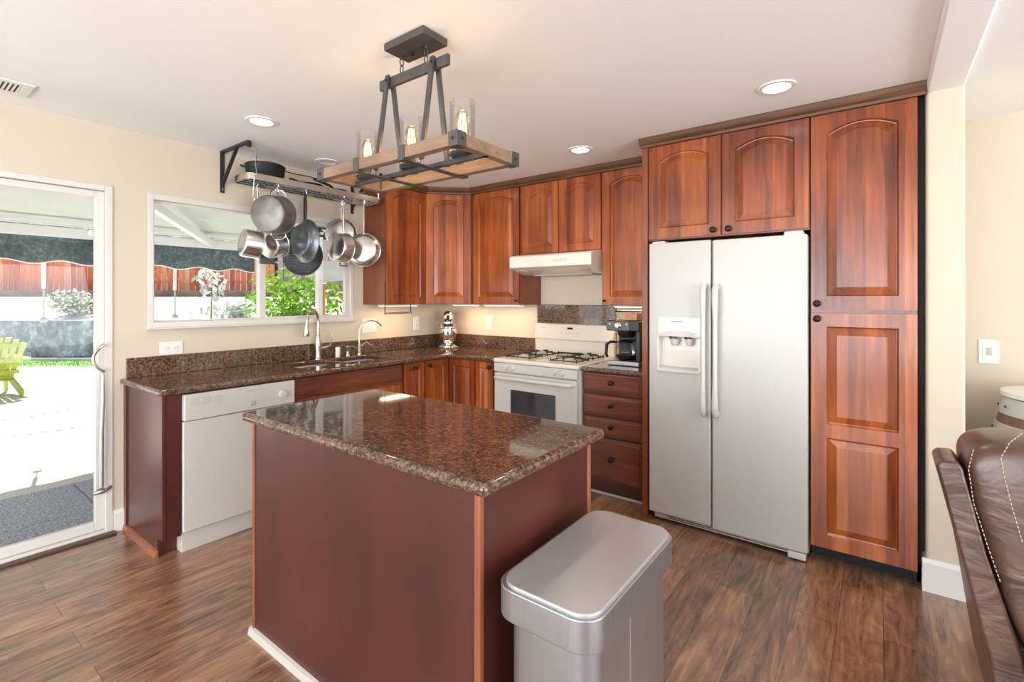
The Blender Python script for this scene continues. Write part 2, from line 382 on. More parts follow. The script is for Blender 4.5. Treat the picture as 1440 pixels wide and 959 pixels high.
def drawer_front(P, U, N, w, h, t=.021, e=.016):
    P = Vector(P); U = Vector(U).normalized(); N = Vector(N).normalized(); Z = Vector((0,0,1)); g = G()
    T = lambda u, z, d: P+U*u+Z*z+N*d
    R = [(0, 0), (0, t-.008), (.005, t-.004), (e, t-.003), (e+.005, t)]
    vs = [T(u, z, d) for i, d in R for u, z in ((i, i), (w-i, i), (w-i, h-i), (i, h-i))]; fs = [(3, 2, 1, 0)]
    for q in range(len(R)-1):
        for k in range(4): l = (k+1) % 4; fs.append((q*4+k, q*4+l, q*4+4+l, q*4+4+k))
    fs.append((16, 17, 18, 19)); return g.add(vs, fs)
def knob(P, N, parent, r=.0175, mat='knob_bronze'):
    g = G(); g.lathe([(r*.75, 0), (r*.75, .002), (r*.38, .005), (r*.38, .014), (r*.95, .018), (r*1.05, .023), (r*.9, .028), (r*.45, .031), (0, .032)], P, N, 14, False)
    return obj('knob', g, mat, parent, smooth=True, ang=60)

# ------------------------------------------------------------ room shell
H = 2.425
struct('floor', G().box(-.02, 8, -7.5, .3, -.12, 0), 'floor')
g = slab([-.15, 3.844, 3.985, 8], [-7.5, .3], lambda i, j: True, H, H+.12); struct('ceiling', g, 'ceil')
# left wall with window hole and door hole (x -0.14..0)
WY0, WY1, WZ0, WZ1 = -2.662, -1.164, 1.212, 2.062
DY0, DY1, DZ1 = -4.75, -2.838, 2.069
g = G()
T = -.14
g.box(T, 0, -7.5, DY0, 0, H); g.box(T, 0, DY0, DY1, DZ1, H); g.box(T, 0, DY1, WY0, 0, H)
g.box(T, 0, WY0, WY1, 0, WZ0); g.box(T, 0, WY0, WY1, WZ1, H); g.box(T, 0, WY1, .14, 0, H)
struct('wall_left', g, 'wall')
struct('wall_back', G().box(0, 3.844, 0, .14, 0, H), 'wall')
g = G().box(3.844, 3.985, -.67, .22, 0, H); struct('wall_right', g, 'wall', bevel=.014, seg=4)
SL['wall_right'] = 'cream wall end beside the tall pantry cabinet'
struct('wall_front', G().box(3.985, 8, .08, .22, 0, H), 'wall')
struct('wall_side', G().box(7.9, 8, -7.5, .08, 0, H), 'wall')
struct('wall_rear', G().box(-.14, 8, -7.6, -7.5, 0, H), 'wall')
g = G().box(3.844, 3.985, -7.5, -.67, 2.385, H+.0); struct('trim_1', g, 'ceil', bevel=.012, seg=4)
bpy.data.objects['trim_1']['label'] = 'ceiling beam crossing between the kitchen and next room'
# white bead along the beam and wall edge
bpy.data.objects['wall_right']['label'] = SL['wall_right']
bpy.data.objects['wall_front']['label'] = 'cream wall of the next room behind the barrel'
bpy.data.objects['wall_side']['label'] = 'far side wall of the next room'
bpy.data.objects['wall_rear']['label'] = 'rear wall behind the viewer'
# soffit filler above cabinets
# baseboards
def bb_profile(name, pts, h=.155, t=.014, label=''):
    g = G()
    for (a, b, nrm) in pts:
        a = Vector((*a, 0)); b = Vector((*b, 0)); n = Vector((*nrm, 0))
        prof = [(0, 0), (t, 0), (t, h-.02), (t*.45, h), (0, h)]
        g.prism(prof, lambda p, s, a=a, b=b, n=n: a+(b-a)*s+n*p[0]+Vector((0, 0, p[1])), 0, 1)
    o = struct(name, g, 'trimw'); o['label'] = label; return o
bb_profile('baseboard_right', [((3.830, -.6702), (3.999, -.6702), (0, -1)), ((3.844, -.67), (3.844, -.56), (-1, 0)), ((3.985, -.68), (3.985, .08), (1, 0))], label='white baseboard wrapping the wall end')
bb_profile('baseboard_front', [((3.999, .08), (7.9, .08), (0, -1))], label='white baseboard on the wall of the next room')
bb_profile('baseboard_left', [((0, -2.836), (0, -2.782), (1, 0))], h=.13, label='short white baseboard between glass door and cabinet')

# window
wn = thing('window_1', (0, (WY0+WY1)/2, WZ0), 'white sliding window above the sink', 'window'); wn['kind'] = 'structure'
def rectframe(g, x0, x1, y0, y1, z0, z1, wd, wt=None, wb=None):
    wt = wt or wd; wb = wb or wd
    g.box(x0, x1, y0, y0+wd, z0, z1); g.box(x0, x1, y1-wd, y1, z0, z1); g.box(x0, x1, y0+wd, y1-wd, z1-wt, z1); g.box(x0, x1, y0+wd, y1-wd, z0, z0+wb)
g = G(); rectframe(g, -.08, .004, WY0, WY1, WZ0, WZ1, .03, .036, .036); obj('window_frame', g, 'vinyl', wn, bevel=.003)
g = G(); rectframe(g, -.062, -.032, WY0+.03, -1.955, WZ0+.036, WZ1-.036, .014, .014, .010); obj('sash', g, 'vinyl', wn, bevel=.002)
g = G(); rectframe(g, -.048, -.012, -1.965, WY1-.03, WZ0+.036, WZ1-.036, .045, .03, .014); obj('sash', g, 'vinyl', wn, bevel=.002)
obj('pane', G().box(-.05, -.046, WY0+.04, -1.97, WZ0+.04, WZ1-.04), 'glass', wn)
obj('pane', G().box(-.034, -.03, -1.93, WY1-.06, WZ0+.04, WZ1-.04), 'glass', wn)
g = G().box(-.045, .03, WY0-.012, WY1+.012, WZ0-.010, WZ0+.001); obj('window_sill', g, 'vinyl', wn, bevel=.004)
# drywall bullnose look: slim liner
# sliding glass door
dr = thing('door_1', (0, (DY0+DY1)/2, 0), 'white framed sliding glass door to the patio', 'door'); dr['kind'] = 'structure'
g = G(); rectframe(g, -.11, .008, DY0, DY1, .0, DZ1, .036, .034, .028); obj('door_frame', g, 'vinyl', dr, bevel=.004)
g = G(); rectframe(g, -.055, -.015, -3.86, DY1-.036, .03, DZ1-.036, .043, .038, .052); obj('door_panel', g, 'vinyl', dr, bevel=.004)
g = G(); rectframe(g, -.10, -.06, DY0+.036, -3.80, .03, DZ1-.036, .043, .038, .052); obj('door_panel', g, 'vinyl', dr, bevel=.004)
obj('pane', G().box(-.037, -.033, -3.82, DY1-.077, .08, DZ1-.07), 'glass', dr)
obj('pane', G().box(-.082, -.078, DY0+.075, -3.84, .08, DZ1-.07), 'glass', dr)
g = G(); g.box(-.015, -.006, -2.905, -2.868, .93, 1.13); pl = obj('lock_plate', g, 'vinyl', dr, bevel=.002)
arc = [(.0, -2.885, 1.125)]+[(.028, -2.885-.05*math.sin(PI*k/12)**.8, 1.125-.155*k/12) for k in range(13)]+[(.0, -2.885, .97)]
obj('door_handle', G().tube(arc, .0085, 8), 'nickel', dr, smooth=True)
obj('threshold', G().box(-.02, .045, DY0, DY1+.01, 0, .014), 'floor_joint', dr, bevel=.004)
# security bar
sb = thing('door_security_bar', (.02, -2.89, .25), 'grey metal security bar hanging upright on the glass door frame', 'security bar')
obj('bar', G().tube([(.018, -2.888, .955), (.02, -2.889, .8), (.022, -2.896, .6), (.02, -2.897, .29)], [.008, .011, .012, .0125], 10), M['grey_plastic'] if False else 'lid_steel', sb, smooth=True)
g = G(); g.tube([(.012, -2.93, .262), (.02, -2.9, .262), (.02, -2.87, .272), (.008, -2.85, .28)], .011, 8); g.lathe([(.016, -.016), (.018, 0), (.016, .016)], (.02, -2.897, .268), (0, 1, 0), 12)
obj('latch', g, 'nickel', sb, smooth=True)

# ------------------------------------------------------------ countertop, sink
ZC, TH = .914, .032
xs = [0, .125, .45, .655, 1.168]; ys = [-2.805, -1.90, -1.545, -1.515, -1.125, -.655, 0]
def keepc(i, j):
    if i == 3: return j == 5
    if i == 1 and j in (1, 3): return False
    return True
ct = obj('countertop', slab(xs, ys, keepc, ZC-TH, ZC), 'granite', bevel=.012, seg=4); 
tag(ct, 'long L-shaped brown granite countertop around the sink corner', 'countertop')
g = G(); g.box(.0005, .02, -2.775, 0, ZC, 1.034); g.box(.02, 1.155, -.02, -.0005, ZC, 1.034)
tag(obj('backsplash', g, 'granite', bevel=.003), 'low brown granite backsplash strip along the window wall and corner', 'backsplash')
tag(obj('backsplash', G().box(1.158, 1.935, -.02, -.0005, .93, 1.343), 'granite', bevel=.003), 'glossy dark granite panel on wall behind the stove', 'backsplash')
ct2 = obj('countertop', G().box(1.966, 2.436, -.655, 0, ZC-TH, ZC), 'granite', bevel=.012, seg=4)
tag(ct2, 'small granite countertop over the drawers beside the stove', 'countertop')
sk = thing('kitchen_sink', (.28, -1.5, ZC-.2), 'double bowl stainless sink under the window', 'sink')
def bowl(y0, y1):
    g = G(); x0, x1 = .118, .457; z1 = ZC-TH-.001; rings = []
    for i, z in ((-.012, z1), (.0, z1), (.004, z1-.01), (.014, z1-.15), (.04, z1-.165)):
        rings.append([(x0+i, y0+i, z), (x1-i, y0+i, z), (x1-i, y1-i, z), (x0+i, y1-i, z)])
    vs = [p for r in rings for p in r]; fs = []
    for q in range(len(rings)-1):
        for k in range(4): l = (k+1) % 4; fs.append((q*4+k, q*4+l, q*4+4+l, q*4+4+k))
    n = (len(rings)-1)*4; fs.append((n, n+1, n+2, n+3)); return g.add(vs, fs)
for y0, y1 in ((-1.905, -1.54), (-1.52, -1.128)):
    b = obj('bowl', bowl(y0, y1), 'lid_steel', sk, bevel=.01, seg=3)
    obj('drain', G().lathe([(.04, 0), (.04, .004), (.02, .005), (0, .002)], (.28, (y0+y1)/2, ZC-TH-.167), n=20), 'nickel', b, smooth=True)
# main faucet
fx, fy = .075, -1.545
fc = thing('kitchen_faucet', (fx, fy, ZC), 'brushed nickel gooseneck faucet with pull-down spray at the sink', 'faucet')
g = G().lathe([(.03, 0), (.03, .006), (.024, .012), (.022, .06), (.026, .1), (.024, .16), (.015, .2)], (fx, fy, ZC), n=20)
path = [(fx, fy, ZC+.2), (fx, fy, ZC+.30)]
for k in range(0, 13):
    a = PI*k/12*.93; path.append((fx+.035*(1-math.cos(a)), fy-.068*(1-math.cos(a)), ZC+.30+.095*math.sin(a)))
g.tube(path, .0125, 10); obj('spout', g, 'nickel', fc, smooth=True)
e = path[-1]; obj('spray_head', G().lathe([(.013, 0), (.014, -.02), (.02, -.07), (.025, -.125), (.022, -.13)], e, (-.05, .1, 1), 14), 'nickel', fc, smooth=True)
g = G().tube([(fx, fy, ZC+.08), (fx+.0, fy+.05, ZC+.085), (fx+.01, fy+.10, ZC+.10), (fx+.0, fy+.115, ZC+.14), (fx, fy+.13, ZC+.20)], [.014, .013, .007, .006, .007], 8); obj('handle', g, 'nickel', fc, smooth=True)
# small things on the sink deck
g = G().lathe([(.019, 0), (.019, .075), (.016, .082), (0, .084)], (.085, -1.375, ZC), n=18); tag(obj('air_gap_cap', g, 'trimw', smooth=True), 'short white air gap cap just right of the tall faucet', 'air gap')
ff = thing('filter_faucet', (.075, -1.16, ZC), 'thin arched water filter faucet right of the sink', 'faucet')
g = G().lathe([(.02, 0), (.02, .012), (.014, .02), (.013, .09), (.007, .1)], (.075, -1.16, ZC), n=16)
p = [(.075, -1.16, ZC+.1), (.075, -1.16, ZC+.2)]
for k in range(13):
    a = PI*k/12*.86; p.append((.075+.05*(1-math.cos(a))*.6, -1.16+.10*(1-math.cos(a)), ZC+.2+.09*math.sin(a)))
g.tube(p, .006, 8); obj('spout', g, 'nickel', ff, smooth=True)
obj('lever', G().tube([(.085, -1.155, ZC+.07), (.10, -1.10, ZC+.105), (.115, -1.06, ZC+.07)], [.009, .007, .006], 8), 'nickel', ff, smooth=True)
sd_ = thing('soap_dispenser', (.075, -1.275, ZC), 'nickel soap dispenser pump between the two faucets', 'soap dispenser')
obj('pump_body', G().lathe([(.018, 0), (.018, .01), (.013, .018), (.012, .05), (.017, .06), (.018, .085), (.0, .09)], (.075, -1.275, ZC), n=16), 'nickel', sd_, smooth=True)
obj('nozzle', G().tube([(.075, -1.275, ZC+.075), (.10, -1.25, ZC+.082), (.14, -1.23, ZC+.066)], .006, 8), 'nickel', sd_, smooth=True)

# ------------------------------------------------------------ base cabinets
X, Y = (1, 0, 0), (0, 1, 0); FB = .60
# end panel unit
t = thing('cabinet_end_panel', (.3, -2.73, 0), 'reddish brown end panel and filler left of the dishwasher', 'cabinet panel')
g = G(); g.prism([(0.001, 0), (.54, 0), (.54, .10), (.61, .10), (.61, ZC-TH-.001), (0.001, ZC-TH-.001)], lambda p, s: (p[0], s, p[1]), -2.778, -2.758)
obj('side_panel', g, 'maroon', t, bevel=.002)
obj('filler_stile', G().box(.59, .611, -2.757, -2.69, .10, ZC-TH-.001), 'maroon', t)
obj('toe_kick', G().box(.5, .54, -2.757, -2.69, 0, .10), 'maroon', t)
g = G().prism([(0, 0), (.018, 0), (.012, .03), (0, .034)], lambda p, s: (s, -2.7782-p[0], p[1]), .002, .556); obj('shoe_moulding', g, 'corner_bead', t)
obj('back_stile', G().box(.001, .045, -2.786, -2.7785, .0, ZC-TH-.001), 'maroon', t)
# dishwasher
t = thing('dishwasher', (.32, -2.37, 0), 'white built-in dishwasher under the counter', 'dishwasher')
obj('body', G().box(.05, .60, -2.682, -2.056, .03, ZC-TH-.008), 'dark_plastic', t)
obj('door', G().box(.60, .63, -2.684, -2.054, .115, .722), 'enamel', t, bevel=.005)
cp = obj('control_panel', G().box(.60, .642, -2.684, -2.054, .726, .872), 'enamel', t, bevel=.006)
g = G()
for k in range(3):
    for q in range(4): g.box(.6415, .6425, -2.655+k*.060, -2.605+k*.060, .806+q*.011, .812+q*.011)
obj('vent_slots', g, 'grey_plastic', cp)
obj('dial', G().lathe([(.029, 0), (.029, .004), (.024, .006), (.022, .016), (0, .017)], (.642, -2.135, .792), X, 24), 'enamel', cp, smooth=True)
obj('dial_ring', G().lathe([(.031, 0), (.031, .002), (.029, .002)], (.642, -2.135, .792), X, 24), 'grey_plastic', cp, smooth=True)
obj('latch_recess', G().box(.6415, .6428, -2.36, -2.24, .842, .848), 'grey_plastic', cp)
obj('button', G().lathe([(.018, 0), (.016, .003), (0, .003)], (.642, -2.32, .765), X, 18), 'grey_plastic', cp)
obj('logo', G().box(.6415, .6424, -2.635, -2.575, .768, .7715), 'grey_plastic', cp)
obj('toe_panel', G().box(.5, .604, -2.684, -2.054, .0, .112), 'enamel', t, bevel=.003)
# sink base
def box_cab(t, x0, x1, y0, y1, z0, z1, mat='cherry_side', name='body', **k): return obj(name, G().box(x0, x1, y0, y1, z0, z1), mat, t, **k)
t = thing('sink_base_cabinet', (.3, -1.6, 0), 'wide cherry sink cabinet with false drawer front beside the dishwasher', 'cabinet')
g = G().box(.02, FB, -2.05, -1.128, .10, .67); g.box(.52, FB, -2.05, -1.128, .67, ZC-TH-.001); box = obj('body', g, 'cherry_side', t)
obj('toe_kick', G().box(.5, .54, -2.05, -1.128, 0, .10), 'maroon', t)
obj('false_front', drawer_front((FB, -2.045, .735), Y, X, .905, .138), 'cherry_drawer', t)
for k in range(2):
    y = -2.045+k*.455; d = obj('door', panel_door((FB, y, .115), Y, X, .45, .60), 'cherry', t); knob((FB+.021, y+(.41 if k == 0 else .04), .66), X, d)
t = thing('base_cabinet', (.3, -1.02, 0), 'narrow cherry base cabinet right of the sink false front', 'cabinet')
box_cab(t, .02, FB, -1.114, -.903, .10, ZC-TH-.001); obj('toe_kick', G().box(.5, .54, -1.126, -.903, 0, .10), 'maroon', t)
d = obj('door', panel_door((FB, -1.122, .115), Y, X, .212, .755, frame=.05), 'cherry', t); knob((FB+.021, -1.015, .83), X, d)
t = thing('corner_base_cabinet', (.3, -.3, 0), 'cherry corner base cabinet with two doors meeting inward', 'cabinet')
g = G(); g.prism([(.02, -.9), (FB, -.9), (FB, -FB), (.93, -FB), (.93, -.02), (.02, -.02)], lambda p, s: (p[0], p[1], s), .10, ZC-TH-.001); obj('body', g, 'cherry_side', t)
d = obj('door', panel_door((FB, -.895, .115), Y, X, .268, .755, frame=.055), 'cherry', t); knob((FB+.021, -.855, .835), X, d)
d = obj('door', panel_door((FB+.026, -FB, .115), X, (0, -1, 0), .295, .755, frame=.055), 'cherry', t)
obj('toe_kick', G().prism([(.5, -.9), (.54, -.9), (.54, -.54), (.93, -.54), (.93, -.5), (.5, -.5)], lambda p, s: (p[0], p[1], s), 0, .0995), 'maroon', t)
t = thing('base_cabinet', (1.03, -.3, 0), 'narrow cherry base cabinet touching the left side of the stove', 'cabinet')
box_cab(t, .932, 1.166, -FB, -.02, .10, ZC-TH-.001); obj('toe_kick', G().box(.932, 1.166, -.54, -.5, 0, .10), 'maroon', t)
d = obj('door', panel_door((.936, -FB, .115), X, (0, -1, 0), .19, .755, frame=.048), 'cherry', t); knob((1.10, -FB-.021, .83), (0, -1, 0), d)
# drawer base
t = thing('drawer_base_cabinet', (2.2, -.3, 0), 'cherry cabinet with four stacked drawers between stove and fridge', 'cabinet')
box_cab(t, 1.962, 2.434, -FB, -.02, .10, ZC-TH-.001, 'maroon'); obj('toe_kick', G().box(1.962, 2.434, -.55, -.5, 0, .10), 'maroon', t)
for z0, z1 in ((.732, .874), (.575, .718), (.432, .562), (.13, .418)):
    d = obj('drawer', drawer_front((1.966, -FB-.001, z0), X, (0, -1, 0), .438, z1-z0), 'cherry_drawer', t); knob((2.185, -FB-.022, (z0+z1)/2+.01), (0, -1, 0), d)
obj('shoe_moulding', G().tube([(1.964, -.56, .01), (2.432, -.56, .01)], .011, 8), 'grey_plastic', t, smooth=True)

# ------------------------------------------------------------ upper cabinets
UB, UT = 1.345, 2.39; DB, DT = UB+.006, 2.362; FU = .305; AR = .046
t = thing('upper_cabinet', (.15, -.84, UB), 'tall cherry upper cabinet nearest the window', 'cabinet')
g = G().box(.001, FU, -1.065, -.612, UB, UT); obj('body', g, 'cherry_side', t)
d = obj('door', panel_door((FU, -1.06, DB), Y, X, .443, DT-DB, arch=AR), 'cherry', t)
t = thing('corner_upper_cabinet', (.2, -.2, UB), 'diagonal cherry corner upper cabinet with one arched door', 'cabinet')
g = G(); g.prism([(.001, -.61), (FU, -.61), (.61, -FU), (.61, -.001), (.001, -.001)], lambda p, s: (p[0], p[1], s), UB, UT); obj('body', g, 'cherry_side', t)
dd = Vector((1, 1, 0)).normalized(); nn = Vector((1, -1, 0)).normalized(); L = math.hypot(.305, .305)
d = obj('door', panel_door(Vector((FU, -.61, DB))+dd*.012+nn*.001, dd, nn, L-.024, DT-DB, arch=.042), 'cherry', t)
t = thing('upper_cabinet', (.9, -.15, UB), 'tall cherry upper cabinet left of the range hood', 'cabinet')
box_cab(t, .612, 1.188, -FU, -.001, UB, UT)
d = obj('door', panel_door((.655, -FU-.001, DB), X, (0, -1, 0), .52, DT-DB, arch=AR), 'cherry', t); knob((1.15, -FU-.022, DB+.03), (0, -1, 0), d, .01)
t = thing('upper_cabinet', (1.57, -.15, 1.77), 'short cherry cabinet with two arched doors above the range hood', 'cabinet')
box_cab(t, 1.19, 1.958, -FU, -.001, 1.772, UT)
for x in (1.194, 1.577): obj('door', panel_door((x, -FU-.001, 1.779), X, (0, -1, 0), .376, DT-1.779, arch=AR, frame=.056), 'cherry', t)
t = thing('upper_cabinet', (2.2, -.15, UB), 'tall cherry upper cabinet above the coffee maker', 'cabinet')
box_cab(t, 1.96, 2.434, -FU, -.001, UB, UT)
d = obj('door', panel_door((1.966, -FU-.001, DB), X, (0, -1, 0), .44, DT-DB, arch=AR), 'cherry', t); knob((1.99, -FU-.022, DB+.03), (0, -1, 0), d, .01)
# fridge enclosure and pantry
FP = .68
tag(obj('fridge_side_panel', G().box(2.437, 2.474, -.70, -.001, 0, UT), 'cherry_side', bevel=.002), 'tall narrow cherry panel against the left side of the fridge', 'cabinet panel')
t = thing('over_fridge_cabinet', (2.92, -.35, 1.77), 'cherry cabinet with two arched doors above the fridge', 'cabinet')
box_cab(t, 2.476, 3.368, -FP, -.001, 1.768, UT)
d = obj('door', panel_door((2.482, -FP-.001, 1.776), X, (0, -1, 0), .437, DT-1.776, arch=.042, frame=.066), 'cherry', t); knob((2.88, -FP-.022, 1.805), (0, -1, 0), d)
d = obj('door', panel_door((2.931, -FP-.001, 1.776), X, (0, -1, 0), .434, DT-1.776, arch=.042, frame=.066), 'cherry', t); knob((2.965, -FP-.022, 1.805), (0, -1, 0), d)
t = thing('pantry_cabinet', (3.6, -.35, 0), 'tall cherry pantry cabinet right of the fridge', 'cabinet')
g = G().box(3.372, 3.812, -FP, -.001, .09, UT); obj('body', g, 'cherry_side', t)
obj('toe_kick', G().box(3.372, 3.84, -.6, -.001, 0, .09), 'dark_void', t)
d = obj('door', panel_door((3.375, -FP-.001, 1.341), X, (0, -1, 0), .437, DT-1.341, arch=.042, frame=.07), 'cherry', t); knob((3.403, -FP-.022, 1.372), (0, -1, 0), d)
d = obj('door', panel_door((3.375, -FP-.001, .09), X, (0, -1, 0), .437, 1.322-.09, frame=.07, cells=[(0, .615, 0), (.615, 1.232, 0)]), 'cherry', t); knob((3.403, -FP-.022, 1.292), (0, -1, 0), d)
obj('filler', G().box(3.8135, 3.842, -.60, -.58, .0, UT), 'dark_void', t)  # black strip stands in for the shade in the gap beside the pantry
# crown mouldings
def crown(name, pts, label, z0=2.366, z1=2.4245):
    g = G(); prof = [(0, z0), (.010, z0), (.012, z0+.014), (.024, z0+.024), (.03, z0+.034), (.038, z1-.006), (.038, z1), (0, z1)]
    P = [Vector((*p, 0)) for p in pts]; m = len(prof); vs = []
    for i, p in enumerate(P):
        a = (P[i]-P[i-1]).normalized() if i > 0 else None; b = (P[i+1]-P[i]).normalized() if i < len(P)-1 else None
        a = a or b; b = b or a
        n1 = Vector((a.y, -a.x, 0)); n2 = Vector((b.y, -b.x, 0)); n = (n1+n2).normalized(); n = n/max(.3, n.dot(n1))
        vs += [p+n*q[0]+Vector((0, 0, q[1])) for q in prof]
    fs = [(i*m+k, i*m+(k+1) % m, (i+1)*m+(k+1) % m, (i+1)*m+k) for i in range(len(P)-1) for k in range(m)]
    fs += [tuple(range(m))[::-1], tuple((len(P)-1)*m+k for k in range(m))]
    o = struct(name, g.add(vs, fs), 'crown'); o['label'] = label; return o
crown('trim_2', [(.327, -1.068), (.327, -.603), (.62, -.328), (2.436, -.328)], 'brown crown moulding over the upper cabinets')
crown('trim_3', [(2.428, -.703), (3.842, -.703)], 'brown crown moulding over fridge and pantry cabinets')

# under-cabinet strips
def strip(x0, x1, y0, y1, e, label):
    o = thing('under_cabinet_light', ((x0+x1)/2, (y0+y1)/2, UB-.02), label, 'light', 'slim lights under the upper cabinets')
    obj('housing', G().box(x0, x1, y0, y1, UB-.013, UB-.0005), 'trimw', o)
    obj('diffuser', G().box(x0+.01, x1-.01, y0+.008, y1-.008, UB-.016, UB-.0135), 'strip', o)
    l = bpy.data.lights.new('strip_lamp', 'AREA'); l.shape = 'RECTANGLE'; l.size = max(.02, x1-x0-.02); l.size_y = max(.02, y1-y0-.02); l.energy = e*.5; l.color = (1, .66, .37)
    lo = bpy.data.objects.new('strip_lamp', l); C.objects.link(lo); lo.parent = o; lo.location = (0, 0, .0)
strip(.16, .25, -1.03, -.64, 2.3, 'warm light strip under the cabinet nearest the window')
strip(.30, .60, -.25, -.17, 2.3, 'warm light strip under the diagonal corner cabinet')
strip(.70, 1.12, -.24, -.16, 2.3, 'warm light strip under the cabinet left of the hood')
strip(2.02, 2.40, -.24, -.16, 1.6, 'warm light strip above the coffee maker')

# towel holder
t = thing('paper_towel_holder', (.3, -.95, UB), 'wooden dowel towel holder hanging under the cabinet near window', 'towel holder')
obj('arm', G().tube([(.315, -1.075, UB+.2), (.315, -1.075, UB-.072)], .004, 8), 'knob_bronze', t, smooth=True)
g = G().lathe([(.006, 0), (.012, .005), (.012, .018), (.006, .024), (.008, .05), (.011, .15), (.008, .25), (.006, .275), (.012, .28), (.013, .295), (.005, .3)], (.315, -1.08, UB-.072), (0, 1, .01), 14); obj('dowel', g, 'wood_turned', t, smooth=True)
obj('arm', G().tube([(.315, -.79, UB-.068), (.315, -.79, UB-.001)], .004, 8), 'knob_bronze', t, smooth=True)

# ------------------------------------------------------------ range hood
t = thing('range_hood', (1.57, -.25, 1.6), 'white under-cabinet range hood above the stove', 'range hood')
prof = [(-.002, 1.60), (-.30, 1.60), (-.46, 1.645), (-.485, 1.652), (-.49, 1.735), (-.47, 1.752), (-.345, 1.771), (-.002, 1.771)]
obj('hood_body', G().prism(prof, lambda p, s: (s, p[0], p[1]), 1.193, 1.955), 'bisque', t, bevel=.006)
g = G()
for k in range(3): g.tube([(1.64+k*.045+.016*math.cos(a*PI/8), -.4925, 1.70+.012*math.sin(a*PI/8)) for a in range(16)], .0015, 5, True)
obj('control_knobs', g, 'grey_plastic', t, smooth=True)
for x in (1.27, 1.86): obj('lamp_lens', G().lathe([(.04, 0), (.04, .004), (.03, .006), (0, .007)], (x, -.39, 1.624), (0, -.27, -1), 18), 'grey_plastic', t, smooth=True)
obj('filter_grille', G().box(1.3, 1.85, -.28, -.05, 1.592, 1.5995), 'grey_plastic', t)

# ------------------------------------------------------------ stove
t = thing('gas_stove', (1.55, -.35, 0), 'white freestanding gas stove with oven window', 'stove')
SX0, SX1 = 1.174, 1.950
obj('body', G().box(SX0+.003, SX1-.003, -.63, -.025, .02, .885), 'bisque', t)
ck = obj('cooktop', G().box(SX0-.004, SX1+.004, -.675, -.025, .886, .918), 'bisque', t, bevel=.012, seg=4)
cpn = obj('control_panel', G().box(SX0, SX1-.01, -.668, -.631, .815, .884), 'enamel', t, bevel=.005)
for x in (1.296, 1.366, 1.745, 1.815):
    g = G().lathe([(.024, 0), (.023, .006), (.018, .018), (.016, .022), (0, .023)], (x, -.668, .852), (0, -1, 0), 20); g.box(x-.003, x+.003, -.70, -.69, .836, .868); obj('knob', g, 'enamel', cpn, smooth=True)
od = obj('oven_door', G().box(SX0+.004, SX1-.012, -.668, -.632, .20, .805), 'enamel', t, bevel=.008)
obj('oven_window', G().box(1.345, 1.76, -.6705, -.667, .36, .682), 'black_glass', od, bevel=.001)
hp = [(SX0+.035, -.66, .770), (SX0+.045, -.70, .772), (SX0+.09, -.715, .773), (SX1-.1, -.715, .773), (SX1-.05, -.70, .772), (SX1-.04, -.66, .770)]
obj('handle', G().tube(hp, .016, 10), 'enamel', od, smooth=True)
obj('bottom_drawer', G().box(SX0+.004, SX1-.012, -.665, -.632, .04, .19), 'enamel', t, bevel=.006)
prof = [(-.0215, .918), (-.055, .918), (-.06, 1.035), (-.082, 1.045), (-.078, 1.06), (-.048, 1.172), (-.03, 1.178), (-.0215, 1.178)]
bgd = obj('backguard', G().prism(prof, lambda p, s: (s, p[0], p[1]), SX0-.012, SX1-.012), 'bisque', t, bevel=.006)
g = G(); Tb = lambda x, z, d=.0: (x, -.078-.0015+(z-1.06)*(.030/.112)-d, z)
g.add([Tb(1.50, 1.13), Tb(1.555, 1.13), Tb(1.555, 1.148), Tb(1.50, 1.148)], [(0, 1, 2, 3)]); obj('clock_display', g, 'lcd', bgd)
g = G()
for k in range(6): g.add([Tb(1.445+k*.03, 1.095), Tb(1.463+k*.03, 1.095), Tb(1.463+k*.03, 1.102), Tb(1.445+k*.03, 1.102)], [(0, 1, 2, 3)])
g.add([Tb(1.43, 1.14), Tb(1.47, 1.14), Tb(1.47, 1.143), Tb(1.43, 1.143)], [(0, 1, 2, 3)]); obj('buttons', g, 'grey_plastic', bgd)
g = G().add([Tb(1.21, 1.133), Tb(1.27, 1.133), Tb(1.27, 1.138), Tb(1.21, 1.138)], [(0, 1, 2, 3)]); obj('logo', g, 'grey_plastic', bgd)
obj('oven_vent', G().tube([(1.42, -.09, .925), (1.47, -.097, .93), (1.62, -.097, .93), (1.66, -.09, .925)], .007, 8), 'iron', t, smooth=True)
for cx in (1.34, 1.765):
    for cy in (-.475, -.22):
        bu = obj('burner', G().lathe([(.055, 0), (.05, .006), (.035, .008), (.035, .018), (.03, .022), (0, .023)], (cx, cy, .918), n=20), 'grey_plastic', ck, smooth=True)
        g = G(); R = .115; h = .95
        g.tube([(cx-R, cy-R*.8, .928), (cx+R, cy-R*.8, .928), (cx+R, cy+R*.8, .928), (cx-R, cy+R*.8, .928)], .004, 6, True)
        for sx, sy in ((1, 0), (-1, 0), (0, 1), (0, -1)):
            g.tube([(cx+sx*R, cy+sy*R*.8, .92), (cx+sx*R, cy+sy*R*.8, h-.004), (cx+sx*R*.9, cy+sy*R*.72, h), (cx+sx*.025, cy+sy*.025, h)], .0045, 6)
        for sx in (-1, 1):
            for sy in (-1, 1): g.tube([(cx+sx*R, cy+sy*R*.8, .917), (cx+sx*R, cy+sy*R*.8, .945)], .0045, 6)
        obj('grate', g, 'iron', ck, smooth=True)

# ------------------------------------------------------------ fridge
t = thing('refrigerator', (2.93, -.4, 0), 'white side-by-side refrigerator with ice dispenser', 'refrigerator')
obj('body', G().box(2.50, 3.362, -.665, -.03, .02, 1.735), 'fridge_white', t, bevel=.004)
